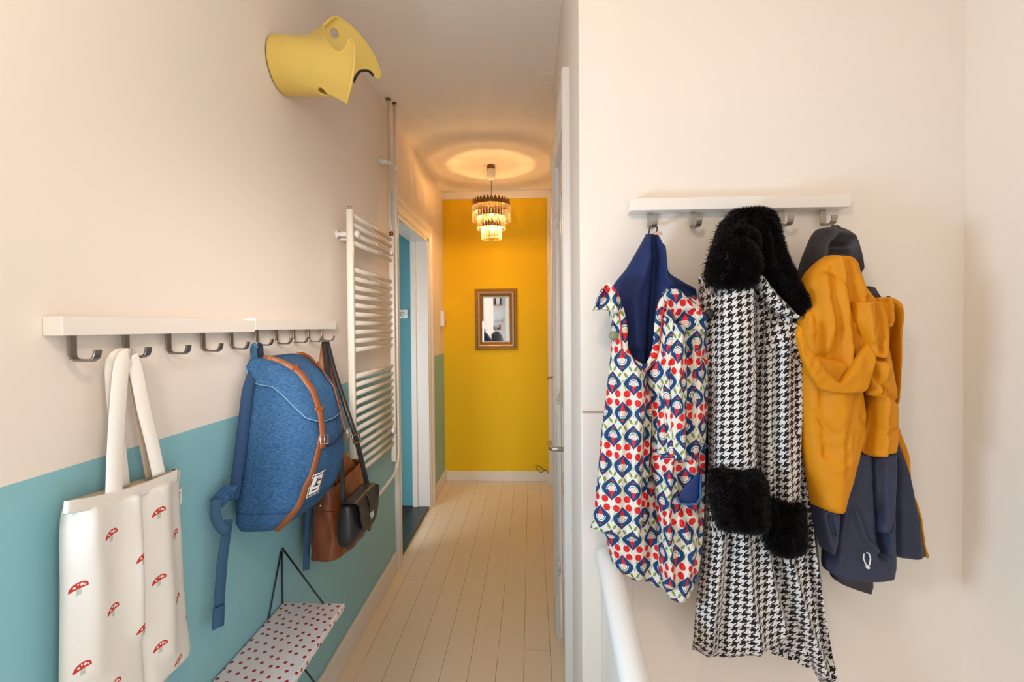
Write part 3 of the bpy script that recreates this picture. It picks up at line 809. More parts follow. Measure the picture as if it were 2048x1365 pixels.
# ------------------------------------------------------------------ YELLOW STOOL ON THE WALL
def stool():
    Yc = 1.690; Zc = 1.6+.957; R0 = .0955
    RIM = [(-60,692,206,1.63),(-40,700,175,1.595),(-18,706,145,1.58),(2,709,115,1.58),(16,709,94,1.59),(30,704,78,1.60),(45,694,62,1.62),(62,680,48,1.65),(78,669,40,1.69),(92,664,35,1.73),
           (106,676,36,1.765),(120,700,52,1.80),(136,728,82,1.835),(151,749,115,1.845),(163,759,143,1.835),(172,760,154,1.82),(180,756,158,1.81),(192,744,163,1.79),(208,730,171,1.76),(228,714,184,1.72),(255,700,198,1.67),(300,692,206,1.63)]
    def proj(p):
        d = Vector(p)-CAM; k = d.dot(fwd)
        return 1024+F*d.dot(crt)/k, CY0-F*d.dot(cup)/k
    CUT1 = [(704,77),(699,80),(695,91),(688,101),(678,106),(665,99),(654,84),(647,63),(648,45),(656,35),(664,28),(730,28),(712,72)]
    CUT2 = [(759,158),(748,151),(740,142),(728,138),(718,143),(709,158),(701,180),(693,206),(720,240),(800,230),(780,150)]
    def inside(q, P):
        c = False; n_ = len(P)
        for a in range(n_):
            (x1, y1), (x2, y2) = P[a], P[a-1]
            if (y1 > q[1]) != (y2 > q[1]) and q[0] < (x2-x1)*(q[1]-y1)/(y2-y1)+x1: c = not c
        return c
    CUT1 = [tuple(q) for q in crom(CUT1[:10], 60)]+CUT1[10:]; CUT2 = [tuple(q) for q in crom(CUT2[:8], 50)]+CUT2[8:]
    K = [(a, *PY(x, y, Y)) for a, x, y, Y in RIM]
    rim_ = []
    n = 360; ns = 80
    C = crom(K, n+1)[:n]
    vs = []; fs = []
    for i in range(n):
        th, rx, ry, rz = C[i]; a = math.radians(th)
        rad = np.array([0, -math.cos(a), math.sin(a)])
        P0 = np.array([AX+.004, Yc, Zc]) + rad*R0; P1 = np.array([rx, ry, rz])
        L = np.linalg.norm(P1-P0)
        c0 = np.array([Yc, Zc]); d = P1-np.array([rx, Yc, Zc-.04]); rr = np.linalg.norm(d[1:])
        out = d/(rr+1e-9)
        T0 = np.array([1, 0, -.06])*L*1.15; T1 = (np.array([1.0, 0, -.06]) + out*np.clip((rr-.085)*14, .1, 1.3))*L*.75
        def at_(t): return (2*t**3-3*t**2+1)*P0 + (t**3-2*t**2+t)*T0 + (-2*t**3+3*t**2)*P1 + (t**3-t**2)*T1
        rim_.append(tuple(P1))
        for j in range(ns):
            t = j/(ns-1)
            p = (2*t**3-3*t**2+1)*P0 + (t**3-2*t**2+t)*T0 + (-2*t**3+3*t**2)*P1 + (t**3-t**2)*T1
            vs.append(tuple(p))
    for i in range(n):
        i2 = (i+1) % n
        for j in range(ns-1): fs.append((i*ns+j, i*ns+j+1, i2*ns+j+1, i2*ns+j))
    V = np.array(vs); holes = []
    for (px, py, Y, rr) in ((650, 176, 1.655, .021), (663, 73, 1.80, .019)):
        h = np.array(PY(px, py, Y)); k = int(np.argmin(np.linalg.norm(V-h, axis=1))); holes.append((V[k].copy(), rr))
    for c_, rr in []:
        dd = np.linalg.norm(V-c_, axis=1); near = np.abs(dd-rr) < .0026
        V[near] = c_ + (V[near]-c_)*(rr/dd[near])[:, None]
    PJ = np.array([proj(v) for v in V]); TH = np.repeat(C[:, 0], ns)
    keep = []
    for f in fs:
        m_ = V[list(f)].mean(0); pj = tuple(PJ[list(f)].mean(0)); th_ = TH[f[0]]
        if (-5 < th_ < 100 and inside(pj, CUT1)) or (160 < th_ < 298 and inside(pj, CUT2)): continue
        if all(np.linalg.norm(m_-c_) > rr-.0004 for c_, rr in holes): keep.append(f)
    o = link('shell_tmp', V, keep, M['yellow'], None)
    so_ = o.modifiers.new('s', 'SOLIDIFY'); so_.thickness = .007; so_.offset = 0
    dg = bpy.context.evaluated_depsgraph_get()
    me = bpy.data.meshes.new_from_object(o.evaluated_get(dg))
    bpy.data.objects.remove(o)
    t = empty('tub_stool', (AX, Yc, Zc), 'yellow plastic tub shaped child stool fixed sideways high on the left wall', 'stool')
    me.transform(Matrix.Translation(-t.location))
    me.polygons.foreach_set('use_smooth', [True]*len(me.polygons))
    ob = bpy.data.objects.new('shell', me); COL.objects.link(ob); ob.parent = t
    def onsurf(path, lo, hi):
        sel = np.where((TH > lo) & (TH < hi))[0]; out = []
        for q in path:
            d = np.hypot(PJ[sel, 0]-q[0], PJ[sel, 1]-q[1]); k = sel[np.argsort(d)[:6]]
            wq = 1/(np.hypot(PJ[k, 0]-q[0], PJ[k, 1]-q[1])+.3); out.append(tuple((V[k]*wq[:, None]).sum(0)/wq.sum()))
        o_ = np.array(out)
        for _ in range(3): o_[1:-1] = (o_[:-2]+2*o_[1:-1]+o_[2:])/4
        return [tuple(x) for x in o_]
    c1p, c2p = onsurf(CUT1[:60], -5, 100), onsurf(CUT2[:50], 160, 298)
    rimp = [rim_[k] for k in range(n) if C[k][0] < 27] + c1p + [rim_[k] for k in range(n) if 97 < C[k][0] < 165] + c2p + [rim_[0]]
    mouth_arc = c2p
    MB().tube(rimp, .0052, 10, False).build('rolled_rim', M['yellow'], t, True)
    for c_, rr in holes:
        k = np.argsort(np.linalg.norm(V-c_, axis=1))[:60]; Q = V[k]-V[k].mean(0); nn = np.linalg.svd(Q)[2][2]
        e1 = np.cross(nn, [0.3, .2, 1.]); e1 /= np.linalg.norm(e1); e2 = np.cross(nn, e1); pts = []
        for a in np.linspace(0, 2*PI, 41):
            q = c_+rr*1.03*(math.cos(a)*e1+math.sin(a)*e2); kk = np.argsort(np.linalg.norm(V-q, axis=1))[:5]
            d_ = (V[kk]-q).mean(0); pts.append(q+nn*np.dot(d_, nn))
        MB().tube(pts, .0042, 8, False).build('hole_rim', M['yellow'], t, True)
    MB().lathe((AX+.0015, Yc, Zc), [(.097, 0), (.097, .003)], 64, 'X').build('base_ring', M['brass'], t, True)
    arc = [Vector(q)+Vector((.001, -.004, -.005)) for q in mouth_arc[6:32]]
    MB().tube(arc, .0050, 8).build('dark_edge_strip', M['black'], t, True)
stool()

# ------------------------------------------------------------------ POLKA DOT WALL SHELF
def dots_mat():
    m = newmat('polka_dot_oilcloth', (.8, .8, .8), .32)
    nt = m.node_tree; E.nt = nt; b = nt.nodes['Principled BSDF']
    vo = nt.nodes.new('ShaderNodeTexVoronoi'); vo.inputs['Scale'].default_value = 33; vo.inputs['Randomness'].default_value = .42
    tc = nt.nodes.new('ShaderNodeTexCoord'); mp = nt.nodes.new('ShaderNodeMapping'); mp.inputs['Rotation'].default_value = (0, 0, .35)
    X, Y, Z = coords(nt, 'Object'); cb_ = nt.nodes.new('ShaderNodeCombineXYZ')
    nt.links.new((X-Z).v, cb_.inputs[0]); nt.links.new(Y.v, cb_.inputs[1])
    nt.links.new(cb_.outputs[0], mp.inputs[0]); nt.links.new(mp.outputs[0], vo.inputs['Vector'])
    vo.voronoi_dimensions = '2D'
    base = mixcol(nt, (.80, .74, .72), [(E(vo.outputs['Distance']).lt(.185), (.42, .008, .018))])
    nt.links.new(base, b.inputs['Base Color'])
    return m
dm = dots_mat()
s0 = PX(571, 1205, AX+.012); s1 = PY(690, 1207, s0.y)
SZ, SX1, SY1 = s0.z, s1.x, s0.y
sh = empty('wall_shelf', (AX, SY1-.4, SZ), 'wall shelf rack covered in white oilcloth with red polka dots on black wire brackets', 'shelf')
MB().box(AX+.004, SX1, SY1-.78, SY1, SZ-.022, SZ).build('shelf_board', dm, sh, False, .004)
def bracket(y):
    for dz in (0, -.337):
        w_ = MB(); A0 = Vector((AX+.006, y-.006, SZ+.200+dz))
        w_.tube([A0, (AX+.155, y-.008, SZ+.001+dz), (AX+.172, y-.008, SZ-.024+dz), (AX+.006, y-.008, SZ-.026+dz), (AX+.006, y-.008, SZ+.19+dz)], .0032, 8)
        w_.tube([A0+Vector((0, -.006, -.008)), (AX+.006, y-.100, SZ-.002+dz), (AX+.006, y-.1, SZ-.026+dz)], .0028, 8)
        w_.build('wire_bracket', M['wire'], sh, True)
bracket(SY1); bracket(SY1-.70)

# ------------------------------------------------------------------ GNOME PRINT COAT
ca = empty('hooded_coat', (RH[0], 1.25, 1.2), 'cream coat printed with blue drops, gnomes and red cherries, hanging on the first hook', 'coat', 'coats on the right hand wall')
panel('lining', [(1292,468,1312,468),(1277,496,1326,505),(1252,538,1336,545),(1226,572,1366,566),(1222,596,1392,582),(1232,640,1393,640),(1244,690,1390,690),(1258,720,1330,726),(1282,742,1300,742)],
      1.285, .045, M['navy_lining'], ca, [([(1304,474),(1303,560),(1296,640),(1292,720)], 7, -.028), ([(1318,500),(1322,560),(1345,590)], 6, .020), ([(1290,520),(1262,600),(1266,690)], 12, .014),
      ([(1335,545),(1350,575),(1392,590)], 6, -.015), ([(1325,575),(1318,640)], 8, .014)], nr=90, nc=50, wob=.004)
MB().tube([(PY(1294,476,1.265).x, 1.262, PY(1294,476,1.265).z), (RH[0]-.009, YC-.052, RZ0-.050), (RH[0]-.006, YC-.046, RZ0-.0435), (RH[0]+.006, YC-.046, RZ0-.0435), (RH[0]+.011, YC-.052, RZ0-.050), (PY(1310,476,1.265).x, 1.262, PY(1310,476,1.265).z)], .0020, 8).build('hanging_loop', M['black'], ca, True)
tagp = PY(1313, 468, 1.26)
MB().box(tagp.x-.008, tagp.x+.014, 1.255, 1.258, tagp.z-.003, tagp.z+.005).build('paper_tag', newmat('tag_print', (.75,.35,.25), .6, vary=.7, vscale=250), ca)
panel('back_panel', [(1228,720,1400,720),(1212,900,1406,900),(1207,1050,1400,1060),(1213,1085,1396,1110),(1222,1120,1392,1150),(1228,1136,1386,1172)],
      1.275, .045, M['print'], ca, [([(1300,760),(1292,900),(1300,1050),(1290,1160)], 12, -.022), ([(1340,800),(1345,1000),(1342,1160)], 10, .015), ([(1213,1092),(1300,1122),(1390,1140)], 3, -.004)], nr=70, nc=50, uvoff=(.02,.03), bow=14)
panel('left_front', [(1216,590,1232,592),(1215,610,1242,622),(1222,650,1248,668),(1222,700,1262,716),(1217,745,1290,738),(1211,800,1303,792),(1203,860,1302,860),(1198,920,1298,922),(1192,980,1292,990),(1186,1030,1284,1050),(1181,1056,1274,1080)],
      1.235, .035, M['print'], ca, [([(1262,720),(1272,800),(1264,900),(1268,1060)], 12, .022), ([(1226,660),(1222,800),(1216,950)], 9, -.012), ([(1294,760),(1288,900),(1280,1060)], 6, -.022), ([(1240,800),(1234,950),(1226,1050)], 10, .010)], nr=110, nc=50, uvoff=(.012,.02), bow=4)
panel('right_front', [(1318,600,1396,590),(1312,640,1406,650),(1306,690,1412,700),(1292,738,1414,745),(1299,800,1414,805),(1302,860,1410,866),(1302,930,1408,935),(1310,1000,1407,1005),(1313,1060,1404,1060),(1316,1110,1398,1115),(1318,1150,1390,1150),(1326,1178,1376,1182),(1340,1196,1366,1201)],
      1.23, .040, M['print'], ca, [([(1330,640),(1322,760),(1330,900),(1322,1000),(1330,1150)], 9, .026), ([(1345,620),(1352,760),(1346,900)], 7, -.026), ([(1380,640),(1384,800),(1372,930)], 12, .020),
      ([(1352,950),(1358,1010),(1398,1018)], 5, -.016), ([(1350,1030),(1372,1080),(1350,1180)], 9, .018), ([(1395,900),(1396,1050),(1380,1150)], 6, -.012), ([(1360,700),(1375,720),(1405,715)], 5, -.014)],
      nr=130, nc=60, uvoff=(.035,.05), wob=.005)
panel('sleeve', [(1326,640,1390,645),(1322,700,1398,712),(1320,760,1400,775),(1316,820,1398,834),(1314,872,1393,886),(1314,908,1388,926)],
      1.20, .032, M['print'], ca, [([(1352,650),(1345,760),(1356,905)], 9, .022), ([(1372,650),(1374,780),(1370,900)], 6, -.024), ([(1330,650),(1328,780),(1330,905)], 7, -.010)], nr=90, nc=50, uvoff=(.05,.07), tilt=.01, bow=3)
# pocket with bright blue lining
panel('pocket', [(1396,946,1400,948),(1378,964,1401,966),(1362,984,1401,986),(1356,998,1399,1002),(1364,1006,1392,1008)], 1.186, .004, newmat('cobalt_lining', (.004,.022,.13), .5), ca, nr=24, nc=20, wob=.001)
rb_ = MB(); rb_.tube([tuple(PY(x, y, 1.175)) for x, y in ((1352,996),(1360,1007),(1378,1010),(1394,1007),(1401,996),(1402,950))], .0026, 8); rb_.build('pocket_piping', newmat('blue_piping', (.015,.11,.28), .5), ca, True)
# collar and neckline band
panel('collar_left', [(1206,572,1220,574),(1197,588,1236,588),(1190,606,1243,608),(1184,622,1240,634)], 1.21, .028, M['print'], ca, [([(1210,580),(1205,605),(1190,620)], 5, -.018), ([(1222,580),(1228,625)], 6, .012)], nr=30, nc=34, uvoff=(.01,.0), bow=-6, wob=.004)
panel('collar_right', [(1332,578,1352,578),(1322,592,1374,596),(1330,612,1395,612),(1346,630,1406,634),(1350,648,1410,652),(1352,660,1412,666)], 1.20, .030, M['print'], ca, [([(1340,585),(1365,612),(1405,640)], 6, .016), ([(1335,605),(1352,630),(1380,625)], 5, -.02), ([(1352,644),(1408,644)], 3, -.008)], nr=44, nc=36, uvoff=(.04,.06), wob=.005)
npts = crom([(1214,576),(1236,606),(1247,650),(1250,700),(1266,724),(1290,736),(1308,712),(1314,670),(1318,625),(1328,600),(1346,584)], 60)
bpts = [PY(x, y, 1.192+.012*math.sin(i/59*PI)) for i, (x, y) in enumerate(npts)]
nb_ = MB().ribbon(bpts, Vector((0, -1, 0)), .0175, .008)
nbo = nb_.build('neckline_band', M['print'], ca, True)
me = nbo.data; uvl = me.uv_layers.new(name='UVMap')
for l in me.loops:
    v = me.vertices[l.vertex_index].co; i = l.vertex_index//6; uvl.data[l.index].uv = (v.x*1.0+.01, v.z+i*.0008)
redm = newmat('red_piping', (.62, .02, .02), .5)
MB().tube([b_+Vector((0, -.005, 0))+ (Vector((-.008,0,-.0)) if i < 24 else Vector((0,0,-.009)) if i < 34 else Vector((.008,0,0))) for i, b_ in enumerate(bpts)], .0016, 6).build('red_edging', redm, ca, True)
MB().lathe(tuple(PY(1228, 672, 1.19)), [(.0005,-.005),(.010,-.004),(.012,0),(.0005,.003)], 20, 'Y', False).build('button', newmat('green_button', (.2,.22,.12), .4), ca, True)
MB().tube([tuple(PY(x, y, 1.19)) for x, y in ((1398,893),(1404,888),(1412,889),(1416,893),(1412,897),(1403,896))], .0013, 6).build('button_loop', M['webbing'], ca, True)

# ------------------------------------------------------------------ HOUNDSTOOTH COAT
cb = empty('long_coat', (RH[2], 1.25, 1.1), 'long black and white houndstooth coat with black fur collar and cuffs on the middle hook', 'coat', 'coats on the right hand wall')
HT = M['houndstooth']
panel('dark_lining', [(1398,640,1602,640),(1402,800,1604,800),(1400,900,1612,880),(1410,1050,1630,1040),(1420,1200,1644,1180),(1480,1265,1650,1262),(1500,1290,1652,1330)], 1.30, .03, M['blackcloth'], cb, [([(1610,860),(1640,1100),(1650,1300)], 6, .012)], nr=60, nc=30)
panel('inner_skirt', [(1470,1000,1600,1000),(1474,1120,1612,1120),(1478,1220,1620,1220),(1482,1276,1628,1290),(1500,1284,1634,1318),(1530,1294,1640,1336)], 1.275, .03, HT, cb, [([(1540,1050),(1560,1180),(1600,1310)], 14, .02), ([(1500,1240),(1560,1290),(1620,1325)], 6, -.01)], nr=60, nc=44, uvoff=(.01,.011))
panel('left_front', [(1396,552,1500,548),(1397,600,1506,600),(1401,680,1506,690),(1409,760,1506,780),(1415,840,1506,860),(1417,920,1510,930),(1413,980,1518,1000),(1408,1060,1530,1070),(1400,1140,1543,1130),(1392,1210,1558,1190),(1388,1262,1568,1230),(1384,1300,1576,1268)],
      1.245, .050, HT, cb, [([(1432,600),(1430,800),(1432,930)], 5, -.026), ([(1416,600),(1424,900),(1412,1100),(1400,1290)], 7, .012), ([(1448,1060),(1440,1180),(1430,1290)], 8, -.022), ([(1470,1060),(1480,1180),(1500,1280)], 12, .020), ([(1515,1080),(1535,1180),(1556,1250)], 10, .014), ([(1425,1060),(1415,1180),(1405,1290)], 8, .016)], nr=150, nc=64, bow=20)
panel('left_sleeve', [(1436,560,1500,556),(1432,620,1505,620),(1430,720,1506,730),(1428,820,1506,840),(1428,900,1508,905),(1428,950,1512,955)], 1.20, .045, HT, cb, [([(1500,600),(1497,760),(1500,940)], 5, -.010), ([(1470,650),(1462,800),(1470,940)], 16, .008)], nr=100, nc=46, uvoff=(.004,.009), wob=.004)
panel('right_front', [(1502,548,1556,560),(1500,590,1596,632),(1502,660,1602,690),(1503,760,1604,770),(1505,860,1603,850),(1506,940,1606,930),(1520,1020,1612,1010),(1540,1100,1620,1090),(1555,1170,1630,1160),(1575,1230,1640,1230),(1600,1290,1650,1290),(1622,1332,1656,1336),(1640,1366,1657,1372)],
      1.255, .045, HT, cb, [([(1524,600),(1522,760),(1528,900),(1545,1060)], 7, -.022), ([(1552,640),(1550,800),(1565,960)], 9, .018), ([(1600,880),(1606,1000),(1625,1150),(1650,1340)], 7, .012), ([(1580,700),(1586,860),(1596,1000),(1606,1120),(1640,1300)], 6, -.022), ([(1560,1110),(1590,1220),(1630,1330)], 9, .018)], nr=160, nc=60, uvoff=(.013,.004))
panel('right_sleeve', [(1530,640,1596,645),(1524,720,1600,730),(1520,800,1602,800),(1520,880,1598,875),(1524,950,1596,945),(1528,1002,1592,1015)], 1.215, .035, HT, cb, [([(1556,680),(1552,840),(1560,1000)], 10, .014), ([(1540,700),(1538,850),(1545,1000)], 5, -.018), ([(1582,720),(1580,860)], 6, -.010), ([(1570,700),(1580,720),(1598,705)], 5, -.012)], nr=90, nc=44, uvoff=(.019,.003))
panel('lapel', [(1504,546,1520,550),(1512,570,1552,590),(1524,596,1575,612),(1544,622,1592,632),(1572,636,1602,640)], 1.20, .018, HT, cb, [([(1512,556),(1560,620),(1600,640)], 5, .010)], nr=44, nc=36, uvoff=(.002,.017), wob=.003)
for k, (x, y) in enumerate(((1419, 628),)):
    MB().lathe(tuple(PY(x, y, 1.19)), [(.0005,-.006),(.011,-.005),(.013,0),(.0005,.003)], 20, 'Y', False).build('button', M['black'], cb, True)
def furry(name, ribs, c, T, folds, n, L, parent, **kw):
    kw.setdefault('wob', .010); kw.setdefault('wsc', 22)
    o, fr = panel(name, ribs, c, T, M['fur'], parent, folds, p=2.6, edge=.22, **kw)
    vs, fs = spikes(fr, n, L)
    join_extra(o, parent, vs, fs)
    return o
furry('fur_collar', [(1462,424,1510,422),(1440,446,1538,436),(1428,472,1548,458),(1424,500,1552,490),(1440,530,1560,520),(1470,552,1570,556)], 1.27, .075, [([(1500,450),(1520,480),(1500,500)], 10, -.02)], 9000, .013, cb, nr=50, nc=50)
furry('fur_collar_right', [(1498,434,1536,440),(1500,474,1550,470),(1504,515,1562,508),(1516,548,1578,545),(1540,580,1592,575),(1565,608,1602,603),(1584,634,1604,632)], 1.215, .050, [([(1508,470),(1520,540),(1580,620)], 7, -.015)], 9000, .012, cb, nr=70, nc=44)
furry('fur_collar_left', [(1436,478,1474,476),(1420,500,1498,505),(1411,530,1508,530),(1408,552,1506,552),(1416,568,1496,568),(1440,578,1478,577)], 1.205, .065, [([(1430,490),(1470,500),(1506,540)], 8, .012)], 11000, .013, cb, nr=60, nc=54)
furry('fur_collar_fold', [(1462,466,1484,452),(1474,482,1508,470),(1488,494,1510,492),(1498,504,1508,504)], 1.185, .030, [], 3500, .012, cb, nr=30, nc=30)
furry('fur_cuff', [(1420,936,1512,934),(1417,960,1523,960),(1418,1000,1526,1000),(1424,1034,1526,1030),(1440,1054,1516,1050)], 1.165, .060, [([(1436,950),(1434,1000),(1450,1045)], 7, -.018), ([(1490,980),(1500,1040)], 12, .012)], 12000, .011, cb, nr=54, nc=54)
furry('fur_cuff', [(1526,990,1570,1006),(1520,1016,1598,1004),(1522,1050,1600,1030),(1528,1080,1596,1070),(1545,1100,1588,1104)], 1.185, .052, [([(1560,1020),(1575,1090)], 8, -.014), ([(1582,1040),(1585,1090)], 8, .014)], 9000, .011, cb, nr=50, nc=48)
MB().tube([(RH[2]-.006, YC-.066, RZ0-.045), (RH[2]-.004, YC-.055, RZ0-.020), (RH[2]+.008, YC-.055, RZ0-.020), (RH[2]+.010, YC-.066, RZ0-.045)], .002, 6).build('hanging_loop', M['black'], cb, True)

# ------------------------------------------------------------------ ORANGE JACKET
cc_ = empty('rain_jacket', (RH[4], 1.25, 1.2), 'orange and slate blue hooded shell jacket hanging on the rightmost hook', 'jacket', 'coats on the right hand wall')
OR, SL = M['orange'], M['slate']
panel('hood_lining', [(1634,459,1654,459),(1622,474,1690,470),(1612,496,1700,492),(1602,520,1710,520),(1594,548,1714,556),(1590,572,1730,590),(1592,600,1748,600)], 1.265, .050, M['charcoal'], cc_, [([(1642,478),(1620,520),(1600,560)], 7, .016), ([(1642,500),(1668,500)], 12, -.024), ([(1690,490),(1700,540)], 6, .014), ([(1636,470),(1690,480)], 5, .010)], nr=60, nc=50, wob=.006)
panel('collar_edge', [(1724,572,1742,576),(1726,586,1756,596),(1742,604,1764,610)], 1.215, .020, M['charcoal'], cc_, nr=24, nc=20)
hl = [PY(x, y, 1.24) for x, y in ((1654,483),(1656,496),(1658,510))]
MB().ribbon(hl, Vector((0, -1, .2)), .015, .003).build('neck_tape', OR, cc_, True)
zl = PY(1643, 452, 1.29).z
MB().tube([(RH[4]-.012, YC-.10, PY(1636,468,1.26).z), (RH[4]-.006, YC-.066, zl), (RH[4]+.008, YC-.066, zl), (RH[4]+.014, YC-.10, PY(1652,468,1.26).z)], .0026, 8).build('hanging_loop', M['black'], cc_, True)
panel('back_panel', [(1600,640,1792,600),(1596,740,1790,740),(1600,850,1783,860),(1605,900,1786,880)], 1.275, .04, OR, cc_, nr=50, nc=40, folds=[([(1770,620),(1775,850)], 6, -.015)], crisp=.011)
panel('navy_back', [(1630,900,1786,860),(1640,980,1808,935),(1644,1060,1832,1030),(1646,1100,1850,1116)], 1.285, .035, SL, cc_, [([(1775,900),(1776,1110)], 6, -.02), ([(1800,920),(1815,1100)], 12, .014)], nr=50, nc=44, crisp=.007)
panel('orange_storm_strip', [(1783,850,1790,846),(1788,880,1804,884),(1800,920,1816,930),(1812,960,1816,975),(1822,1000,1830,1010),(1840,1085,1846,1090),(1848,1112,1856,1118)], 1.28, .014, OR, cc_, nr=50, nc=16, crisp=.011)
panel('right_edge', [(1768,600,1776,594),(1778,620,1793,612),(1782,680,1792,680),(1781,740,1790,740),(1776,800,1784,800),(1774,850,1783,850)], 1.235, .025, OR, cc_, [([(1784,620),(1780,800)], 4, .008)], nr=50, nc=20, crisp=.011)
panel('navy_body', [(1640,890,1782,890),(1646,940,1782,930),(1650,1000,1780,1000),(1646,1060,1780,1060),(1643,1110,1782,1110),(1645,1134,1780,1136),(1668,1150,1776,1152)], 1.245, .050, SL, cc_, [([(1728,905),(1730,1000),(1738,1090)], 7, -.030), ([(1748,930),(1752,1030),(1745,1090)], 8, .018), ([(1680,1000),(1700,1060),(1735,1090)], 6, .012), ([(1672,960),(1660,1040),(1655,1110)], 10, .014), ([(1736,1092),(1748,1098)], 7, -.018), ([(1765,950),(1762,1050)], 7, -.010)], nr=90, nc=60, wob=.005, crisp=.007)
panel('inner_hem', [(1660,1128,1742,1140),(1660,1150,1745,1170),(1672,1162,1742,1180),(1690,1168,1740,1186)], 1.27, .02, M['charcoal'], cc_, nr=24, nc=24)
panel('left_sleeve', [(1600,700,1700,720),(1598,760,1716,780),(1600,840,1722,850),(1604,900,1706,912),(1612,950,1690,962),(1618,985,1676,1000),(1621,1008,1669,1022)], 1.20, .050, OR, cc_, [([(1650,790),(1660,880),(1645,1000)], 20, .012), ([(1625,780),(1632,900)], 10, -.010), ([(1690,780),(1665,860),(1660,940)], 5, -.007), ([(1612,820),(1640,860)], 5, -.006), ([(1640,930),(1680,905)], 5, .005), ([(1700,830),(1712,845)], 6, -.008)], nr=80, nc=46, bow=2, crisp=.011)
panel('left_cuff', [(1621,1004,1669,1018),(1626,1040,1666,1050),(1634,1072,1660,1076),(1642,1096,1652,1098)], 1.205, .040, SL, cc_, [([(1640,1020),(1650,1060)], 5, -.010)], nr=36, nc=30, crisp=.007)
panel('right_sleeve', [(1700,700,1762,690),(1728,780,1778,770),(1728,830,1782,830),(1722,870,1782,868),(1716,900,1781,894),(1734,912,1781,897)], 1.205, .042, OR, cc_, [([(1742,720),(1745,800),(1740,900)], 10, .016), ([(1728,760),(1730,850),(1722,900)], 6, -.018), ([(1735,850),(1745,860),(1770,852)], 5, -.008), ([(1740,780),(1775,800)], 5, -.010)], nr=70, nc=44, crisp=.011)
panel('right_lower_sleeve', [(1734,906,1781,893),(1734,940,1782,930),(1738,990,1778,985),(1744,1030,1772,1025),(1742,1060,1762,1058)], 1.215, .038, SL, cc_, [([(1744,920),(1745,1040)], 5, -.010)], nr=50, nc=30, crisp=.007)
panel('front_panel', [(1650,512,1690,514),(1626,530,1706,538),(1604,556,1718,572),(1598,600,1742,602),(1594,650,1756,640),(1594,690,1758,690),(1600,730,1748,740),(1616,762,1736,778)], 1.20, .045, OR, cc_,
      [([(1655,520),(1662,600),(1672,690),(1680,750)], 9, .013), ([(1668,520),(1682,600),(1690,700),(1682,758)], 7, -.012), ([(1625,560),(1640,650),(1625,700)], 10, .014), ([(1608,590),(1618,650),(1622,720)], 8, -.010), ([(1700,560),(1704,620),(1690,650)], 10, .012), ([(1710,600),(1718,680),(1706,740)], 7, -.013), ([(1640,600),(1655,680),(1650,740)], 10, -.008), ([(1600,720),(1650,748),(1690,750)], 6, -.018), ([(1630,545),(1670,580)], 3, -.006)], nr=110, nc=70, wob=.007, wsc=22, crisp=.012)
panel('flap', [(1700,604,1754,602),(1702,640,1766,640),(1718,680,1768,684),(1728,712,1764,720)], 1.165, .030, OR, cc_, [([(1716,610),(1724,680)], 8, .014), ([(1740,610),(1748,700)], 6, -.016)], nr=50, nc=36, wob=.006, wsc=25, crisp=.011)
# hood brim: a broad band sweeping round
panel('hood_brim', [(1589,668,1596,648),(1600,712,1612,688),(1617,752,1634,718),(1640,780,1655,746),(1672,787,1676,764),(1704,787,1690,748),(1728,783,1708,718),(1742,745,1722,698),(1748,706,1732,684)], 1.135, .012, OR, cc_, [], nr=90, nc=24, p=5, wob=.003, c1=1.150, crisp=.011)
panel('chest_folds', [(1722,716,1764,722),(1720,740,1766,750),(1728,768,1764,776),(1732,790,1758,796)], 1.175, .030, OR, cc_, [([(1728,730),(1752,780)], 6, -.016), ([(1755,730),(1740,780)], 6, .012)], nr=40, nc=30, wob=.006, wsc=28, crisp=.011)
panel('upper_flap', [(1742,596,1776,594),(1744,618,1782,616),(1748,636,1784,640),(1756,652,1776,656)], 1.185, .022, OR, cc_, [([(1760,604),(1766,645)], 5, -.010)], nr=36, nc=26, wob=.006, wsc=30, crisp=.011)
MB().tube([tuple(PY(x, y, 1.18)) for x, y in ((1757,606),(1764,602),(1772,604),(1778,594))], .005, 8).build('zip_end', M['black'], cc_, True)
MB().tube([tuple(PY(x, y, 1.18)) for x, y in ((1728,1108),(1727,1118),(1731,1128),(1735,1134),(1739,1130),(1741,1118),(1738,1108),(1733,1106))], .0016, 8).build('drawcord', M['white_plastic'], cc_, True)
MB().tube([PY(1733, 1132, 1.178), PY(1737, 1137, 1.178)], .004, 10).build('cord_toggle', M['white_plastic'], cc_, True)

# ------------------------------------------------------------------ TOTE BAG
def mushroom_mat():
    m = newmat('printed_canvas', (.8,.8,.8), .85, bump=.2, bscale=900)
    nt = m.node_tree; E.nt = nt; b = nt.nodes['Principled BSDF']
    U, V, _ = coords(nt)
    cur = (.83, .78, .71)
    WX, HY = .128, .150
    for k in range(2):
        x = (U + (.0 if k == 0 else WX/2)).mod(WX) - WX/2
        y = (V + (.0 if k == 0 else HY/2)).mod(HY) - HY/2
        y = y - x*.25
        cap = (x*x*.60+(y+.004)*(y+.004)*1.0).lt(.000135)*(y+x*x*9).gt(-.0045)
        stem = (x.abs()).lt(.0042)*y.gt(-.016)*y.lt(-.003)
        d = lambda ax, ay, r: ((x-ax)*(x-ax)+(y-ay)*(y-ay)).lt(r*r)
        cur = mixcol(nt, cur, [(stem, (.52,.54,.47)), (cap, (.58,.035,.025)), (d(-.006,.0005,.0021), (.85,.8,.75)), (d(.005,.0015,.0026), (.85,.8,.75)), (d(-.0005,.0035,.0015), (.85,.8,.75)), (d(.0095,-.001,.0016), (.85,.8,.75))])
    nt.links.new(cur, b.inputs['Base Color'])
    return m
MC = mushroom_mat()
tt = empty('tote_bag', (-.87, 1.02, 1.3), 'cream canvas tote bag printed with small red mushrooms hanging on the left wall', 'tote bag')
TX = -.885
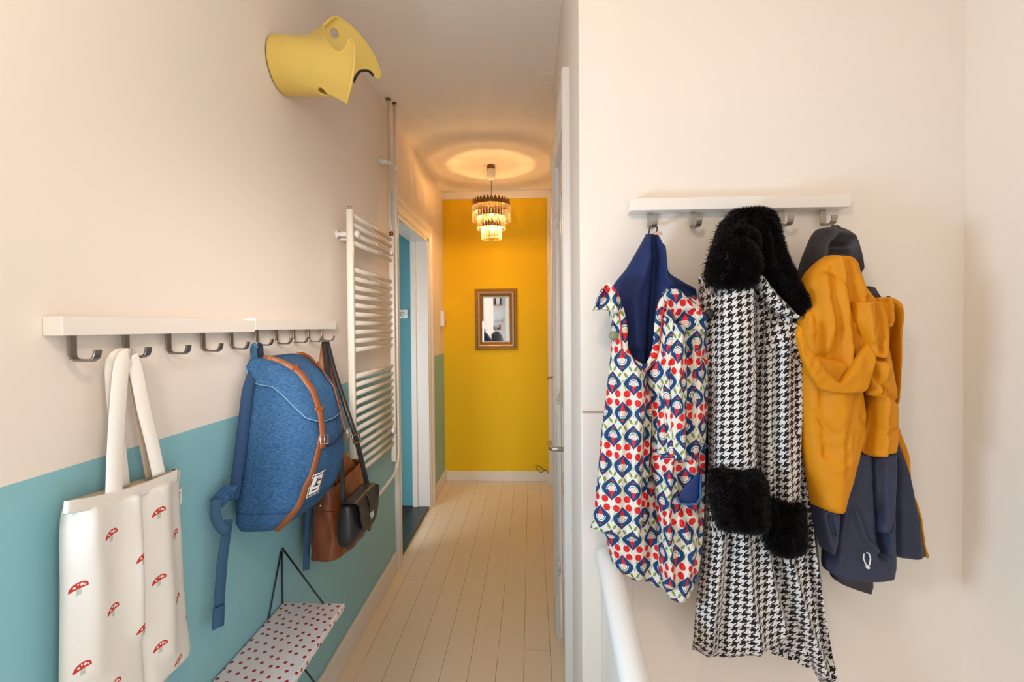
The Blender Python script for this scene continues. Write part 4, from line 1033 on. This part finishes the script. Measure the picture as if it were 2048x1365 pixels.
panel('back_panel', [(135,1002,352,938),(130,1100,356,1000),(125,1250,364,1200),(122,1365,371,1300),(122,1440,300,1400)], TX, .02, M['canvas_in'], tt, axis='X', nr=40, nc=30, wob=.002)
panel('front_panel', [(128,1006,357,937),(121,1040,352,955),(119,1090,353,1010),(120,1180,358,1090),(119,1270,363,1180),(118,1340,370,1250),(118,1400,374,1304),(118,1450,340,1335),(120,1500,300,1370)], TX+.022, .035, MC, tt,
      [([(256,968),(258,1120),(262,1250),(270,1365)], 9, -.011), ([(232,975),(240,1120),(245,1260)], 16, .014), ([(296,960),(300,1100),(306,1300)], 20, .014), ([(150,1010),(165,1150),(160,1340)], 24, .008)], axis='X', nr=110, nc=70, wob=.005, wsc=9, edge=.03, bow=10, uvoff=(.015,.0))
panel('hem', [(128,1003,358,937),(127,1018,357,950),(126,1030,356,962)], TX+.052, .006, M['canvas'], tt, axis='X', nr=12, nc=50, wob=0, bow=10)
hook_x = -.848; hy = .997
top = Vector((hook_x, hy, 1.600-.047))
def strap(name, px, X0, X1, width, n0, mat, parent, th=.003):
    P = crom(px, 40); pts = [PX(x, y, X0+(X1-X0)*i/39) for i, (x, y) in enumerate(P)]
    return MB().ribbon(pts, n0, width, th).build(name, mat, parent, True)
strap('handle', [(228,990),(231,900),(237,800),(243,735),(252,712),(262,712)], -.835, -.850, .032, Vector((1, -.25, 0)), M['canvas'], tt)
strap('handle', [(246,975),(233,850),(226,770),(226,725),(238,710),(252,710)], -.875, -.862, .028, Vector((1, -.3, 0)), M['canvas'], tt)
strap('handle', [(318,950),(305,890),(288,820),(276,760),(268,725),(262,712)], -.838, -.850, .026, Vector((1, -.5, 0)), M['canvas'], tt)
strap('handle', [(300,955),(286,880),(272,800),(264,745),(260,712)], -.875, -.862, .026, Vector((1, .1, 0)), M['canvas_in'], tt)
a_, b_ = PX(355, 982, TX+.03), PX(362, 1008, TX+.03)
MB().box(TX+.026, TX+.029, a_.y, b_.y+.004, b_.z, a_.z).build('side_label', M['white_plastic'], tt, False)
txt = bpy.data.curves.new('label_text', 'FONT'); txt.body = 'Efteling'; txt.size = .0085; txt.align_x = 'CENTER'; txt.align_y = 'CENTER'; txt.extrude = .0002
txt.materials.append(newmat('label_red', (.35, .03, .04), .6))
to = bpy.data.objects.new('label_lettering', txt); COL.objects.link(to); to.parent = tt
to.location = Vector((TX+.0293, (a_.y+b_.y)/2+.002, (a_.z+b_.z)/2)) - tt.location
to.rotation_euler = Matrix(((0, 0, 1), (0, 1, 0), (-1, 0, 0))).to_euler()   # reading downwards, facing the room
dg = bpy.context.evaluated_depsgraph_get()
tm = bpy.data.meshes.new_from_object(to.evaluated_get(dg))
t2 = bpy.data.objects.new('label_lettering', tm); COL.objects.link(t2); t2.parent = tt; t2.location = to.location; t2.rotation_euler = to.rotation_euler
bpy.data.objects.remove(to)
t2.name = 'label_lettering'

# ------------------------------------------------------------------ BACKPACK
bp = empty('backpack', (-.80, 1.50, 1.0), 'blue heather backpack with tan leather straps and silver buckle hanging on the left wall', 'backpack')
DN = M['denim']
# sections: z, x_wall, x_front, y_near, y_far, exponent
SEC = np.array([
 [1.000, -.850, -.755, 1.355, 1.590, 2.4],
 [1.006, -.868, -.735, 1.335, 1.625, 2.8],
 [1.030, -.880, -.708, 1.325, 1.660, 3.2],
 [1.080, -.884, -.676, 1.330, 1.690, 3.4],
 [1.150, -.888, -.660, 1.352, 1.700, 3.2],
 [1.250, -.890, -.662, 1.372, 1.700, 3.0],
 [1.330, -.892, -.676, 1.395, 1.695, 2.8],
 [1.400, -.892, -.700, 1.415, 1.690, 2.6],
 [1.450, -.890, -.740, 1.425, 1.685, 2.5],
 [1.485, -.886, -.785, 1.430, 1.680, 2.4],
 [1.505, -.878, -.825, 1.445, 1.670, 2.2],
 [1.510, -.868, -.845, 1.48, 1.64, 2.0]])
def sec(z): return [np.interp(z, SEC[:, 0], SEC[:, k]) for k in range(1, 6)]
def bp_point(phi, z, off=0.0):
    xw, xf, yn, yf, n = sec(z)
    cx, cy, hx, hy_ = (xw+xf)/2, (yn+yf)/2, (xf-xw)/2+off, (yf-yn)/2+off
    c_, s_ = math.cos(phi), math.sin(phi)
    x = cx + hx*np.sign(c_)*abs(c_)**(2/n); y = cy - hy_*np.sign(s_)*abs(s_)**(2/n)
    if c_ < 0: x = cx - hx*abs(c_)**(2/7.0); y = cy - hy_*np.sign(s_)*abs(s_)**(2/7.0) if abs(c_) > .0 else y
    w_ = .009*noise.noise(Vector((x*9, y*9, z*5))) + .005*noise.noise(Vector((x*22, y*22, z*9+4)))
    return Vector((x + w_*c_, y - w_*s_, z))
def bp_grid(name, z_lo, z_hi, f0, f1, nphi, nz, off, mat, closed=False, th=0, zs=None):
    vs = []; fs = []
    for i in range(nz):
        for j in range(nphi):
            phi = f0 + (f1-f0)*j/(nphi if closed else nphi-1)
            zl_, zh_ = (z_lo(phi) if callable(z_lo) else z_lo), (z_hi(phi) if callable(z_hi) else z_hi)
            z = zl_ + (zh_-zl_)*(i/(nz-1))
            vs.append(bp_point(phi, z, off))
    for i in range(nz-1):
        for j in range(nphi if closed else nphi-1):
            j2 = (j+1) % nphi
            fs.append((i*nphi+j, i*nphi+j2, (i+1)*nphi+j2, (i+1)*nphi+j))
    if closed:
        fs.append(tuple(range(nphi))[::-1]); fs.append(tuple((nz-1)*nphi+k for k in range(nphi)))
    o = link(name, vs, fs, mat, bp)
    if th:
        sm = o.modifiers.new('s', 'SOLIDIFY'); sm.thickness = th; sm.offset = 0
    return o
bp_grid('body', 1.0, 1.51, 0, -2*PI, 96, 90, 0, DN, closed=True)
# phi: 0 = front (+X), pi/2 = near side, pi = wall, 3pi/2 = far side
def flap_lo(phi):
    # phi from 150deg (wall, near side) to -100deg
    d = math.degrees(phi)
    return np.interp(d, [-110, -80, -45, -25, 0, 25, 48, 65, 90, 120, 150], [1.44, 1.38, 1.335, 1.312, 1.300, 1.305, 1.325, 1.365, 1.425, 1.475, 1.500])
bp_grid('top_flap', flap_lo, 1.5085, math.radians(150), math.radians(-110), 90, 40, .0085, DN, th=.004)
ed = [bp_point(math.radians(150-260*k/80), float(flap_lo(math.radians(150-260*k/80))), .0095) for k in range(81)]
MB().tube(ed, .0022, 6).build('flap_piping', newmat('light_blue_piping', (.13, .28, .45), .6), bp, True)
seam = [bp_point(-2*PI*k/90, 1.055+.008*math.sin(k), .0005) for k in range(91)]
seam = [bp_point(-2*PI*k/90, 1.062, .0006) for k in range(91)]
MB().tube(seam, .0013, 6, False).build('base_seam', newmat('navy_thread', (.02, .05, .12), .8), bp, True)
def front_pt(Y, z, off):
    xw, xf, yn, yf, n = sec(z); cx, cy, hx, hy_ = (xw+xf)/2, (yn+yf)/2, (xf-xw)/2, (yf-yn)/2
    q = min(.995, abs((Y-cy)/hy_)); x = cx + hx*(1-q**n)**(1/n)
    return Vector((x+off, Y, z))
def bstrap(name, keys, w_, off=.012, n=50):
    P = crom([(a_*.004, z_*1.0, e_) for a_, z_, e_ in keys], n)*np.array([250, 1, 1]); pts = []; nr_ = []
    for a, z, e in P:
        ph = math.radians(a); pts.append(bp_point(ph, z, off+e)); q = bp_point(ph, z, off+e+.05); nr_.append(q-pts[-1])
    MB().ribbon(pts, nr_, w_, .0035).build(name, M['tan'], bp, True)
    return pts, nr_
# angles in degrees around the body, heights
p1, n1 = bstrap('leather_strap', [(80,1.508,.006),(46,1.500,.007),(30,1.470,.004),(27,1.420,.003),(25,1.360,.003),(24,1.300,.003),(24,1.255,.003),(24,1.225,.002)], .021)
bstrap('leather_strap', [(24,1.262,-.006),(27,1.215,-.008),(34,1.150,-.009),(42,1.090,-.009),(49,1.040,-.009),(56,1.010,-.009),(60,1.002,-.012)], .020, n=60)
p2, n2 = bstrap('leather_strap', [(-80,1.508,.004),(-40,1.500,.012),(-16,1.470,.008),(-10,1.420,.004),(-9,1.360,.004),(-9,1.300,.006),(-9,1.240,.012),(-9,1.205,.016)], .018)
for (pp, nn, idxs) in ((p1, n1, (13, 26)), (p2, n2, (13, 27))):
    for i in [min(range(2, 48), key=lambda q: abs(pp[q].z-zq)) for zq in (1.470, 1.345)]:
        c_ = pp[i]; N = nn[i].normalized(); t = (pp[i+1]-pp[i-1]).normalized(); sd = t.cross(N).normalized()
        MB().ribbon([c_-sd*.017+N*.001, c_-sd*.013+N*.004, c_+sd*.013+N*.004, c_+sd*.017+N*.001], N, .011, .003).build('strap_keeper', M['tan'], bp, False)
for (pp, nn, i) in ((p1, n1, min(range(2, 48), key=lambda q: abs(p1[q].z-1.255))), (p2, n2, min(range(2, 48), key=lambda q: abs(p2[q].z-1.240)))):
    c_ = pp[i]; N = nn[i].normalized(); t = (pp[i+1]-pp[i-1]).normalized(); sd = t.cross(N).normalized()
    q = [c_+N*.005+sd*a+t*b for a, b in ((-.014,-.013),(.014,-.013),(.014,.013),(-.014,.013),(-.014,-.013))]
    bk = MB().tube(q, .0022, 8); bk.tube([c_+N*.006-t*.012, c_+N*.007+t*.010], .0013, 6); bk.build('buckle', M['silver'], bp, True)
# label patch on the front pocket
def patch(phi0, phi1, z0, z1, off, name, mat):
    vs = []; n = 8
    for i in range(n):
        for j in range(n):
            z = z0+(z1-z0)*i/(n-1); q = bp_point(math.radians(phi0+(phi1-phi0)*j/(n-1)), z, off); vs.append(q)
    fs = [(i*n+j, i*n+j+1, (i+1)*n+j+1, (i+1)*n+j) for i in range(n-1) for j in range(n-1)]
    o = link(name, vs, fs, mat, bp); s_ = o.modifiers.new('s', 'SOLIDIFY'); s_.thickness = .0012; return o
wp = newmat('label_white', (.82,.80,.78), .7)
patch(32, 10, 1.085, 1.150, .006, 'label_patch', wp)
for (a, b, c1_, c2_) in ((30.8,11.2,1.089,1.0912),(30.8,11.2,1.1438,1.146),(30.8,29.8,1.089,1.146),(12.2,11.2,1.089,1.146),(25,17,1.100,1.103),(24,16,1.112,1.116),(22,20,1.112,1.132),(21,15,1.126,1.130),(23,19,1.134,1.136)):
    patch(a, b, c1_, c2_, .0072, 'label_mark', M['black'])
# pocket mouth
MB().tube([bp_point(math.radians(a), z, .003) for a, z in ((22,1.235),(10,1.222),(0,1.218),(-12,1.222),(-30,1.236))], .0035, 6).build('pocket_mouth', newmat('navy_dark', (.012,.02,.05), .8), bp, True)
# shoulder straps on the wall side
def wallstrap(name, keys, wd, mat, N=Vector((.6, -1, 0)), th=.008):
    P = crom(keys, 40); MB().ribbon([PX(x, y, X) for x, y, X in P], N, wd, th).build(name, mat, bp, True)
wallstrap('shoulder_strap', [(508,742,-.868),(496,778,-.862),(489,830,-.862),(481,900,-.862),(473,960,-.864),(466,1000,-.866)], .030, M['mesh_blue'], Vector((.8, -1, 0)), .016)
wallstrap('strap_tab', [(470,985,-.850),(455,985,-.860),(440,1000,-.872),(432,1010,-.878)], .040, DN, Vector((.7, -1, 0)), .005)
wallstrap('strap_webbing', [(434,1000,-.862),(430,1025,-.866),(438,1050,-.860),(450,1062,-.850),(458,1062,-.846)], .026, M['webbing'], Vector((.8, -1, 0)), .003)
wallstrap('strap_webbing', [(456,1040,-.858),(452,1070,-.858),(445,1120,-.862),(441,1170,-.866),(438,1215,-.868),(436,1256,-.868)], .030, M['webbing'], Vector((1, -.5, 0)), .003)
wallstrap('strap_end_tab', [(438,1214,-.864),(436,1256,-.864)], .033, M['webbing'], Vector((1, -.5, 0)), .006)
wallstrap('strap_webbing', [(618,1020,-.85),(615,1060,-.86),(613,1110,-.865),(612,1141,-.865)], .024, M['webbing'], Vector((1, -1.2, 0)), .003)
wallstrap('hanging_loop', [(512,728,-.87),(508,712,-.865),(508,694,-.858),(514,690,-.850)], .020, M['webbing'], Vector((.6, -1, 0)), .003)
wallstrap('hanging_loop', [(524,722,-.862),(521,706,-.856),(519,692,-.850),(514,690,-.850)], .018, newmat('navy_webbing', (.02,.03,.06), .6), Vector((.6, -1, 0)), .003)

# ------------------------------------------------------------------ LEATHER TOTE
lt = empty('leather_bag', (-.78, 1.88, .75), 'brown cognac leather shoulder bag hanging behind the black bag', 'bag')
CG = M['cognac']
def loft(name, secs, parent, mat, nphi=72, nz=60, top_open=False, wob=.004, th=0, capped=True):
    S = np.array(secs); zs = S[:, 0]; zz = crom([(i/(len(S)-1)*1.0, *S[i]) for i in range(len(S))], nz)
    vs = []; fs = []
    for i in range(nz):
        _, z, xa, xb, ya, yb, n, sk = zz[i]
        for j in range(nphi):
            phi = 2*PI*j/nphi; c_, s_ = math.cos(phi), math.sin(phi)
            x = (xa+xb)/2 + (xb-xa)/2*np.sign(c_)*abs(c_)**(2/n); y = (ya+yb)/2 - (yb-ya)/2*np.sign(s_)*abs(s_)**(2/n)
            w_ = wob*noise.noise(Vector((x*14, y*14, z*9)))+wob*.6*noise.noise(Vector((x*33, y*33, z*20)))
            vs.append((x+w_*c_, y-w_*s_, z + sk*((y-(ya+yb)/2)/(yb-ya))))
    for i in range(nz-1):
        for j in range(nphi): fs.append((i*nphi+j, (i+1)*nphi+j, (i+1)*nphi+(j+1)%nphi, i*nphi+(j+1)%nphi))
    fs.append(tuple(range(nphi)))
    if not top_open: fs.append(tuple((nz-1)*nphi+k for k in range(nphi))[::-1])
    o = link(name, vs, fs, mat, parent)
    if th: s_ = o.modifiers.new('s', 'SOLIDIFY'); s_.thickness = th; s_.offset = -1
    return o
loft('body', [(.706,-.845,-.735,1.725,2.02,4,-.035),(.716,-.850,-.727,1.712,2.04,4.5,-.035),(.80,-.852,-.722,1.722,2.06,4,-.02),(.90,-.85,-.728,1.724,2.06,3.5,.0),(.97,-.848,-.736,1.727,2.06,3,.02),(1.004,-.846,-.742,1.728,2.06,2.6,.02)], lt, CG, top_open=True, th=.003, wob=.009)
loft('inner_lining', [(.95,-.838,-.748,1.737,2.05,3,.02),(.995,-.836,-.752,1.738,2.05,2.6,.02)], lt, M['cognac_in'], top_open=True, nz=8, wob=0)
panel('rear_lip', [(664,920,690,905),(668,940,715,935),(670,960,735,958),(668,975,738,968)], -.775, .012, CG, lt, axis='X', nr=24, nc=24, wob=.004)
pc_ = PX(640, 1010, -.728)
MB().tube([PX(x, y, -.720) for x, y in ((627,1012),(640,1022),(655,1024),(668,1024))], .0016, 6).build('pocket_seam', M['cognac_in'], lt, True)
MB().tube([PX(x, y, -.7205) for x, y in ((634,1020),(630,1060),(637,1119))], .0012, 6).build('side_seam', M['cognac_in'], lt, True)
MB().lathe(tuple(PX(639, 1012, -.722)), [(.0036, 0), (.0036, .003), (.002, .005)], 12, 'X').build('rivet', M['silver'], lt, True)
def wstrap(name, keys, wd, mat, parent, N, th=.004):
    P = crom(keys, 40); return MB().ribbon([PX(x, y, X) for x, y, X in P], N, wd, th).build(name, mat, parent, True)
wstrap('shoulder_strap', [(652,688,-.850),(660,730,-.835),(668,790,-.82),(675,850,-.80),(680,895,-.79)], .026, M['tan'], lt, Vector((.7, -1, 0)))
wstrap('shoulder_strap', [(648,690,-.856),(645,720,-.85),(648,780,-.84),(655,850,-.83),(662,920,-.81)], .024, M['tan'], lt, Vector((.7, -1, 0)))
MB().tube([PX(x, y, -.785) for x, y in ((679,895),(682,904),(684,914),(690,918),(694,924),(691,934),(686,936))], .0025, 8).build('snap_hook', M['silver'], lt, True)
MB().lathe(tuple(PX(672, 950, -.80)), [(.004, 0), (.007, .002), (.004, .004)], 12, 'X').build('ring', M['silver'], lt, True)

# ------------------------------------------------------------------ BLACK CROSSBODY
kb = empty('crossbody_bag', (-.65, 1.77, .85), 'small black leather crossbody bag with flap and buckle hanging in front', 'bag')
BL = M['blackleather']
loft('body', [(.806,-.697,-.657,1.665,1.845,2.6,-.0),(.813,-.709,-.643,1.648,1.868,3,-.0),(.845,-.715,-.631,1.636,1.882,3,0),(.89,-.715,-.631,1.640,1.882,3,0),(.93,-.711,-.637,1.648,1.874,3,0),(.955,-.705,-.645,1.655,1.865,2.8,0),(.962,-.693,-.661,1.68,1.84,2.4,0)], kb, BL, wob=.002)
# flap over front: grid in Y/Z following the front
vs = []; fs = []; n1_, n2_ = 30, 30
for i in range(n1_):
    for j in range(n2_):
        v = j/(n2_-1); y = 1.654+.218*v
        zlow = .962-.122*(1-abs(2*v-1)**3.0)**.55
        t = i/(n1_-1)
        if t < .2: z = .966+.002*math.sin(t*5*PI/2); x = -.687+.052*(t/.2)
        else: z = .966-(.966-zlow)*((t-.2)/.8); x = -.635 + .0135*math.sin(min(1, (t-.2)/.5)*PI/2)
        vs.append((x, y, z))
for i in range(n1_-1):
    for j in range(n2_-1): fs.append((i*n2_+j, i*n2_+j+1, (i+1)*n2_+j+1, (i+1)*n2_+j))
fo = link('flap', vs, fs, BL, kb); s_ = fo.modifiers.new('s', 'SOLIDIFY'); s_.thickness = .004
MB().ribbon([(-.665, 1.765, .971), (-.631, 1.765, .968), (-.617, 1.765, .94), (-.6175, 1.765, .89), (-.617, 1.765, .855), (-.623, 1.763, .825)], [Vector((.3,0,1)), Vector((1,0,.5)), Vector((1,0,0)), Vector((1,0,0)), Vector((1,0,0)), Vector((1,0,0))], .020, .004).build('closure_strap', BL, kb, False)
MB().tube([(-.613, 1.752, .873), (-.613, 1.778, .873), (-.613, 1.778, .897), (-.613, 1.752, .897), (-.613, 1.752, .873)], .0022, 8).build('buckle', M['silver'], kb, True)
MB().tube([(-.612, 1.765, .873), (-.612, 1.765, .897)], .0015, 6).build('buckle_pin', M['silver'], kb, True)
wstrap('shoulder_strap', [(648,684,-.848),(655,740,-.81),(664,800,-.76),(674,860,-.71),(681,920,-.685),(685,970,-.690),(687,1010,-.690)], .020, BL, kb, Vector((.6, -1, 0)))
wstrap('shoulder_strap', [(654,684,-.846),(668,740,-.80),(690,810,-.74),(710,870,-.70),(725,930,-.690),(738,984,-.675)], .019, BL, kb, Vector((.6, -1, 0)))
bc = PX(712, 880, -.69)
MB().tube([PX(704,872,-.69), PX(718,868,-.69), PX(722,884,-.686), PX(708,888,-.686), PX(704,872,-.69)], .003, 8).build('strap_buckle', M['hook'], kb, True)

# ------------------------------------------------------------------ STAIR HANDRAIL
hr = empty('handrail', PY(1212, 1090, 1.30), 'white rounded handrail descending from the wall below the printed coat', 'handrail')
h0, h1 = PY(1212, 1104, 1.345), PY(1277, 1395, .95)
dirv = (h1-h0).normalized(); sidev = dirv.cross(Vector((0, 0, 1))).normalized(); upv = sidev.cross(dirv).normalized()
prof = [(-.016,-.030),(-.020,-.018),(-.030,-.012),(-.033,.002),(-.029,.016),(-.018,.026),(0,.030),(.018,.026),(.029,.016),(.033,.002),(.030,-.012),(.020,-.018),(.016,-.030)]
vs = []; fs = []; npf = len(prof); N_ = 30
h2 = h0 + dirv*.95
for i in range(N_):
    t = i/(N_-1); c_ = h0*(1-t)+h2*t
    sc_ = 1.0 if i > 3 else (.45, .78, .93, .99)[i]
    cc2 = c_ if i > 3 else h0+dirv*(.0, .004, .014, .028)[i]
    for a, b in prof: vs.append(cc2 + sidev*a*sc_ + upv*(b*sc_))
for i in range(N_-1):
    for j in range(npf): fs.append((i*npf+j, i*npf+(j+1)%npf, (i+1)*npf+(j+1)%npf, (i+1)*npf+j))
fs.append(tuple(range(npf))[::-1]); fs.append(tuple((N_-1)*npf+k for k in range(npf)))
link('rail', vs, fs, M['door'], hr)
# boarded side under the rail
x_ = h0.x
pts = [h0 - upv*.028 + dirv*.01, h2 - upv*.028]
bs = MB(); a0, a1 = pts
vv = []
for dx in (-.010, .010): vv += [a0+Vector((dx, 0, 0)), a1+Vector((dx, 0, 0)), Vector((a1.x+dx, a1.y, -.6)), Vector((a0.x+dx, a0.y, -.6))]
bs.add(vv, [(0,1,2,3),(7,6,5,4),(0,4,5,1),(1,5,6,2),(2,6,7,3),(3,7,4,0)])
struct(bs, 'trim_8', M['wall'], 0)

# ------------------------------------------------------------------ KITCHEN SEEN IN THE MIRROR
def tile_mat():
    m = newmat('white_wall_tiles', (.78,.82,.86), .25)
    nt = m.node_tree; E.nt = nt; b = nt.nodes['Principled BSDF']
    X, Y, Z = coords(nt, 'Object')
    g = (X.mod(.15)).lt(.006)
    g2 = (Z.mod(.15)).lt(.006)
    low = Z.lt(1.95)
    c = mixcol(nt, (.80,.84,.88), [(g*low, (.62,.66,.70)), (g2*low, (.62,.66,.70))])
    nt.links.new(c, b.inputs['Base Color']); return m
struct(MB().box(-1.7, 2.6, -2.9, -2.8, -2.6, CZ), 'wall_back', tile_mat())
struct(MB().box(-1.8, -1.7, -2.9, -1.6, 0, CZ), 'wall_kitchen', M['wall'])
struct(MB().box(-.66, -.60, -2.8, -2.72, 0, CZ), 'trim_9', M['trim'])
ks = empty('kitchen_shelf', (-.9, -2.8, 2.1), 'small wooden shelf with boxes on the white wall reflected in the mirror', 'shelf')
MB().box(-1.02, -.76, -2.799, -2.62, 2.165, 2.185).build('shelf_board', newmat('orange_wood', (.55, .26, .08), .5), ks)
for k, (x0, x1, h, c_) in enumerate(((-1.00,-.945,.16,(.30,.12,.06)), (-.945,-.925,.17,(.02,.02,.02)), (-.91,-.815,.17,(.75,.74,.72)), (-.80,-.775,.18,(.02,.02,.02)))):
    o = MB().box(x0, x1, -2.78, -2.65, 2.186, 2.186+h).build('storage_box', newmat('box_%d' % k, c_, .5), None, False, .003)
    tag(o, ('brown box leftmost on the shelf reflected in the mirror', 'black box beside the brown one on the reflected shelf', 'white wide box on the reflected shelf', 'black box rightmost on the shelf reflected in the mirror')[k], 'box', 'boxes on the reflected shelf')
kr = tag(MB().tube([(-1.02, -2.74, 1.745), (-.76, -2.74, 1.755)], .009, 8).box(-.765, -.745, -2.799, -2.73, 1.72, 1.80).build('utensil_rail', M['steel'], None, False), 'dark metal rail on the tiled wall reflected in the mirror', 'rail')
rk = tag(MB().box(-1.0, -.80, -2.799, -2.68, 1.515, 1.53).build('spice_rack', M['steel'], None, False), 'narrow metal ledge under the rail reflected in the mirror', 'rack')
for k, (x, h, c_, nm) in enumerate(((-.98,.11,(.35,.03,.05),'dark red jar leftmost on the reflected ledge'), (-.91,.07,(.25,.42,.22),'green jar on the reflected ledge'), (-.86,.05,(.05,.05,.05),'short black jar on the reflected ledge'), (-.82,.15,(.45,.05,.05),'tall red bottle rightmost on the reflected ledge'))):
    j = MB().lathe((x, -2.74, 1.531), [(.022, 0), (.024, .005), (.024, h*.7), (.012, h*.85), (.013, h)], 16).build('spice_jar', newmat('jar_%d' % k, c_, .3), None, True)
    tag(j, nm, 'jar', 'jars on the reflected ledge')
pr = empty('pushchair', (-.83, -1.1, 1.1), 'black rounded pushchair hood seen at the bottom left of the mirror', 'pushchair')
vs = []; fs = []
for i in range(16):
    for j in range(24):
        a = PI*j/23; r_ = .20*math.cos(i/15*PI/2*.98)
        vs.append((-.80 + r_*math.cos(a)*.75, -1.25+.22*math.sin(i/15*PI/2), 1.20+.29*math.sin(a)*math.cos(i/15*PI/2*.98)))
for i in range(15):
    for j in range(23): fs.append((i*24+j, i*24+j+1, (i+1)*24+j+1, (i+1)*24+j))
ho = link('hood_shell', vs, fs, M['charcoal'], pr); s_ = ho.modifiers.new('s', 'SOLIDIFY'); s_.thickness = .01
MB().tube([(-.80+.15*math.cos(PI*j/23), -1.252, 1.20+.29*math.sin(PI*j/23)) for j in range(24)], .009, 8).build('hood_rim', M['black'], pr, True)
MB().tube([(-.80, -1.2, 1.2), (-.80, -1.2, .0)], .02, 10).box(-.93, -.67, -1.35, -1.05, .0, .03).build('hood_stand', M['black'], pr, False)
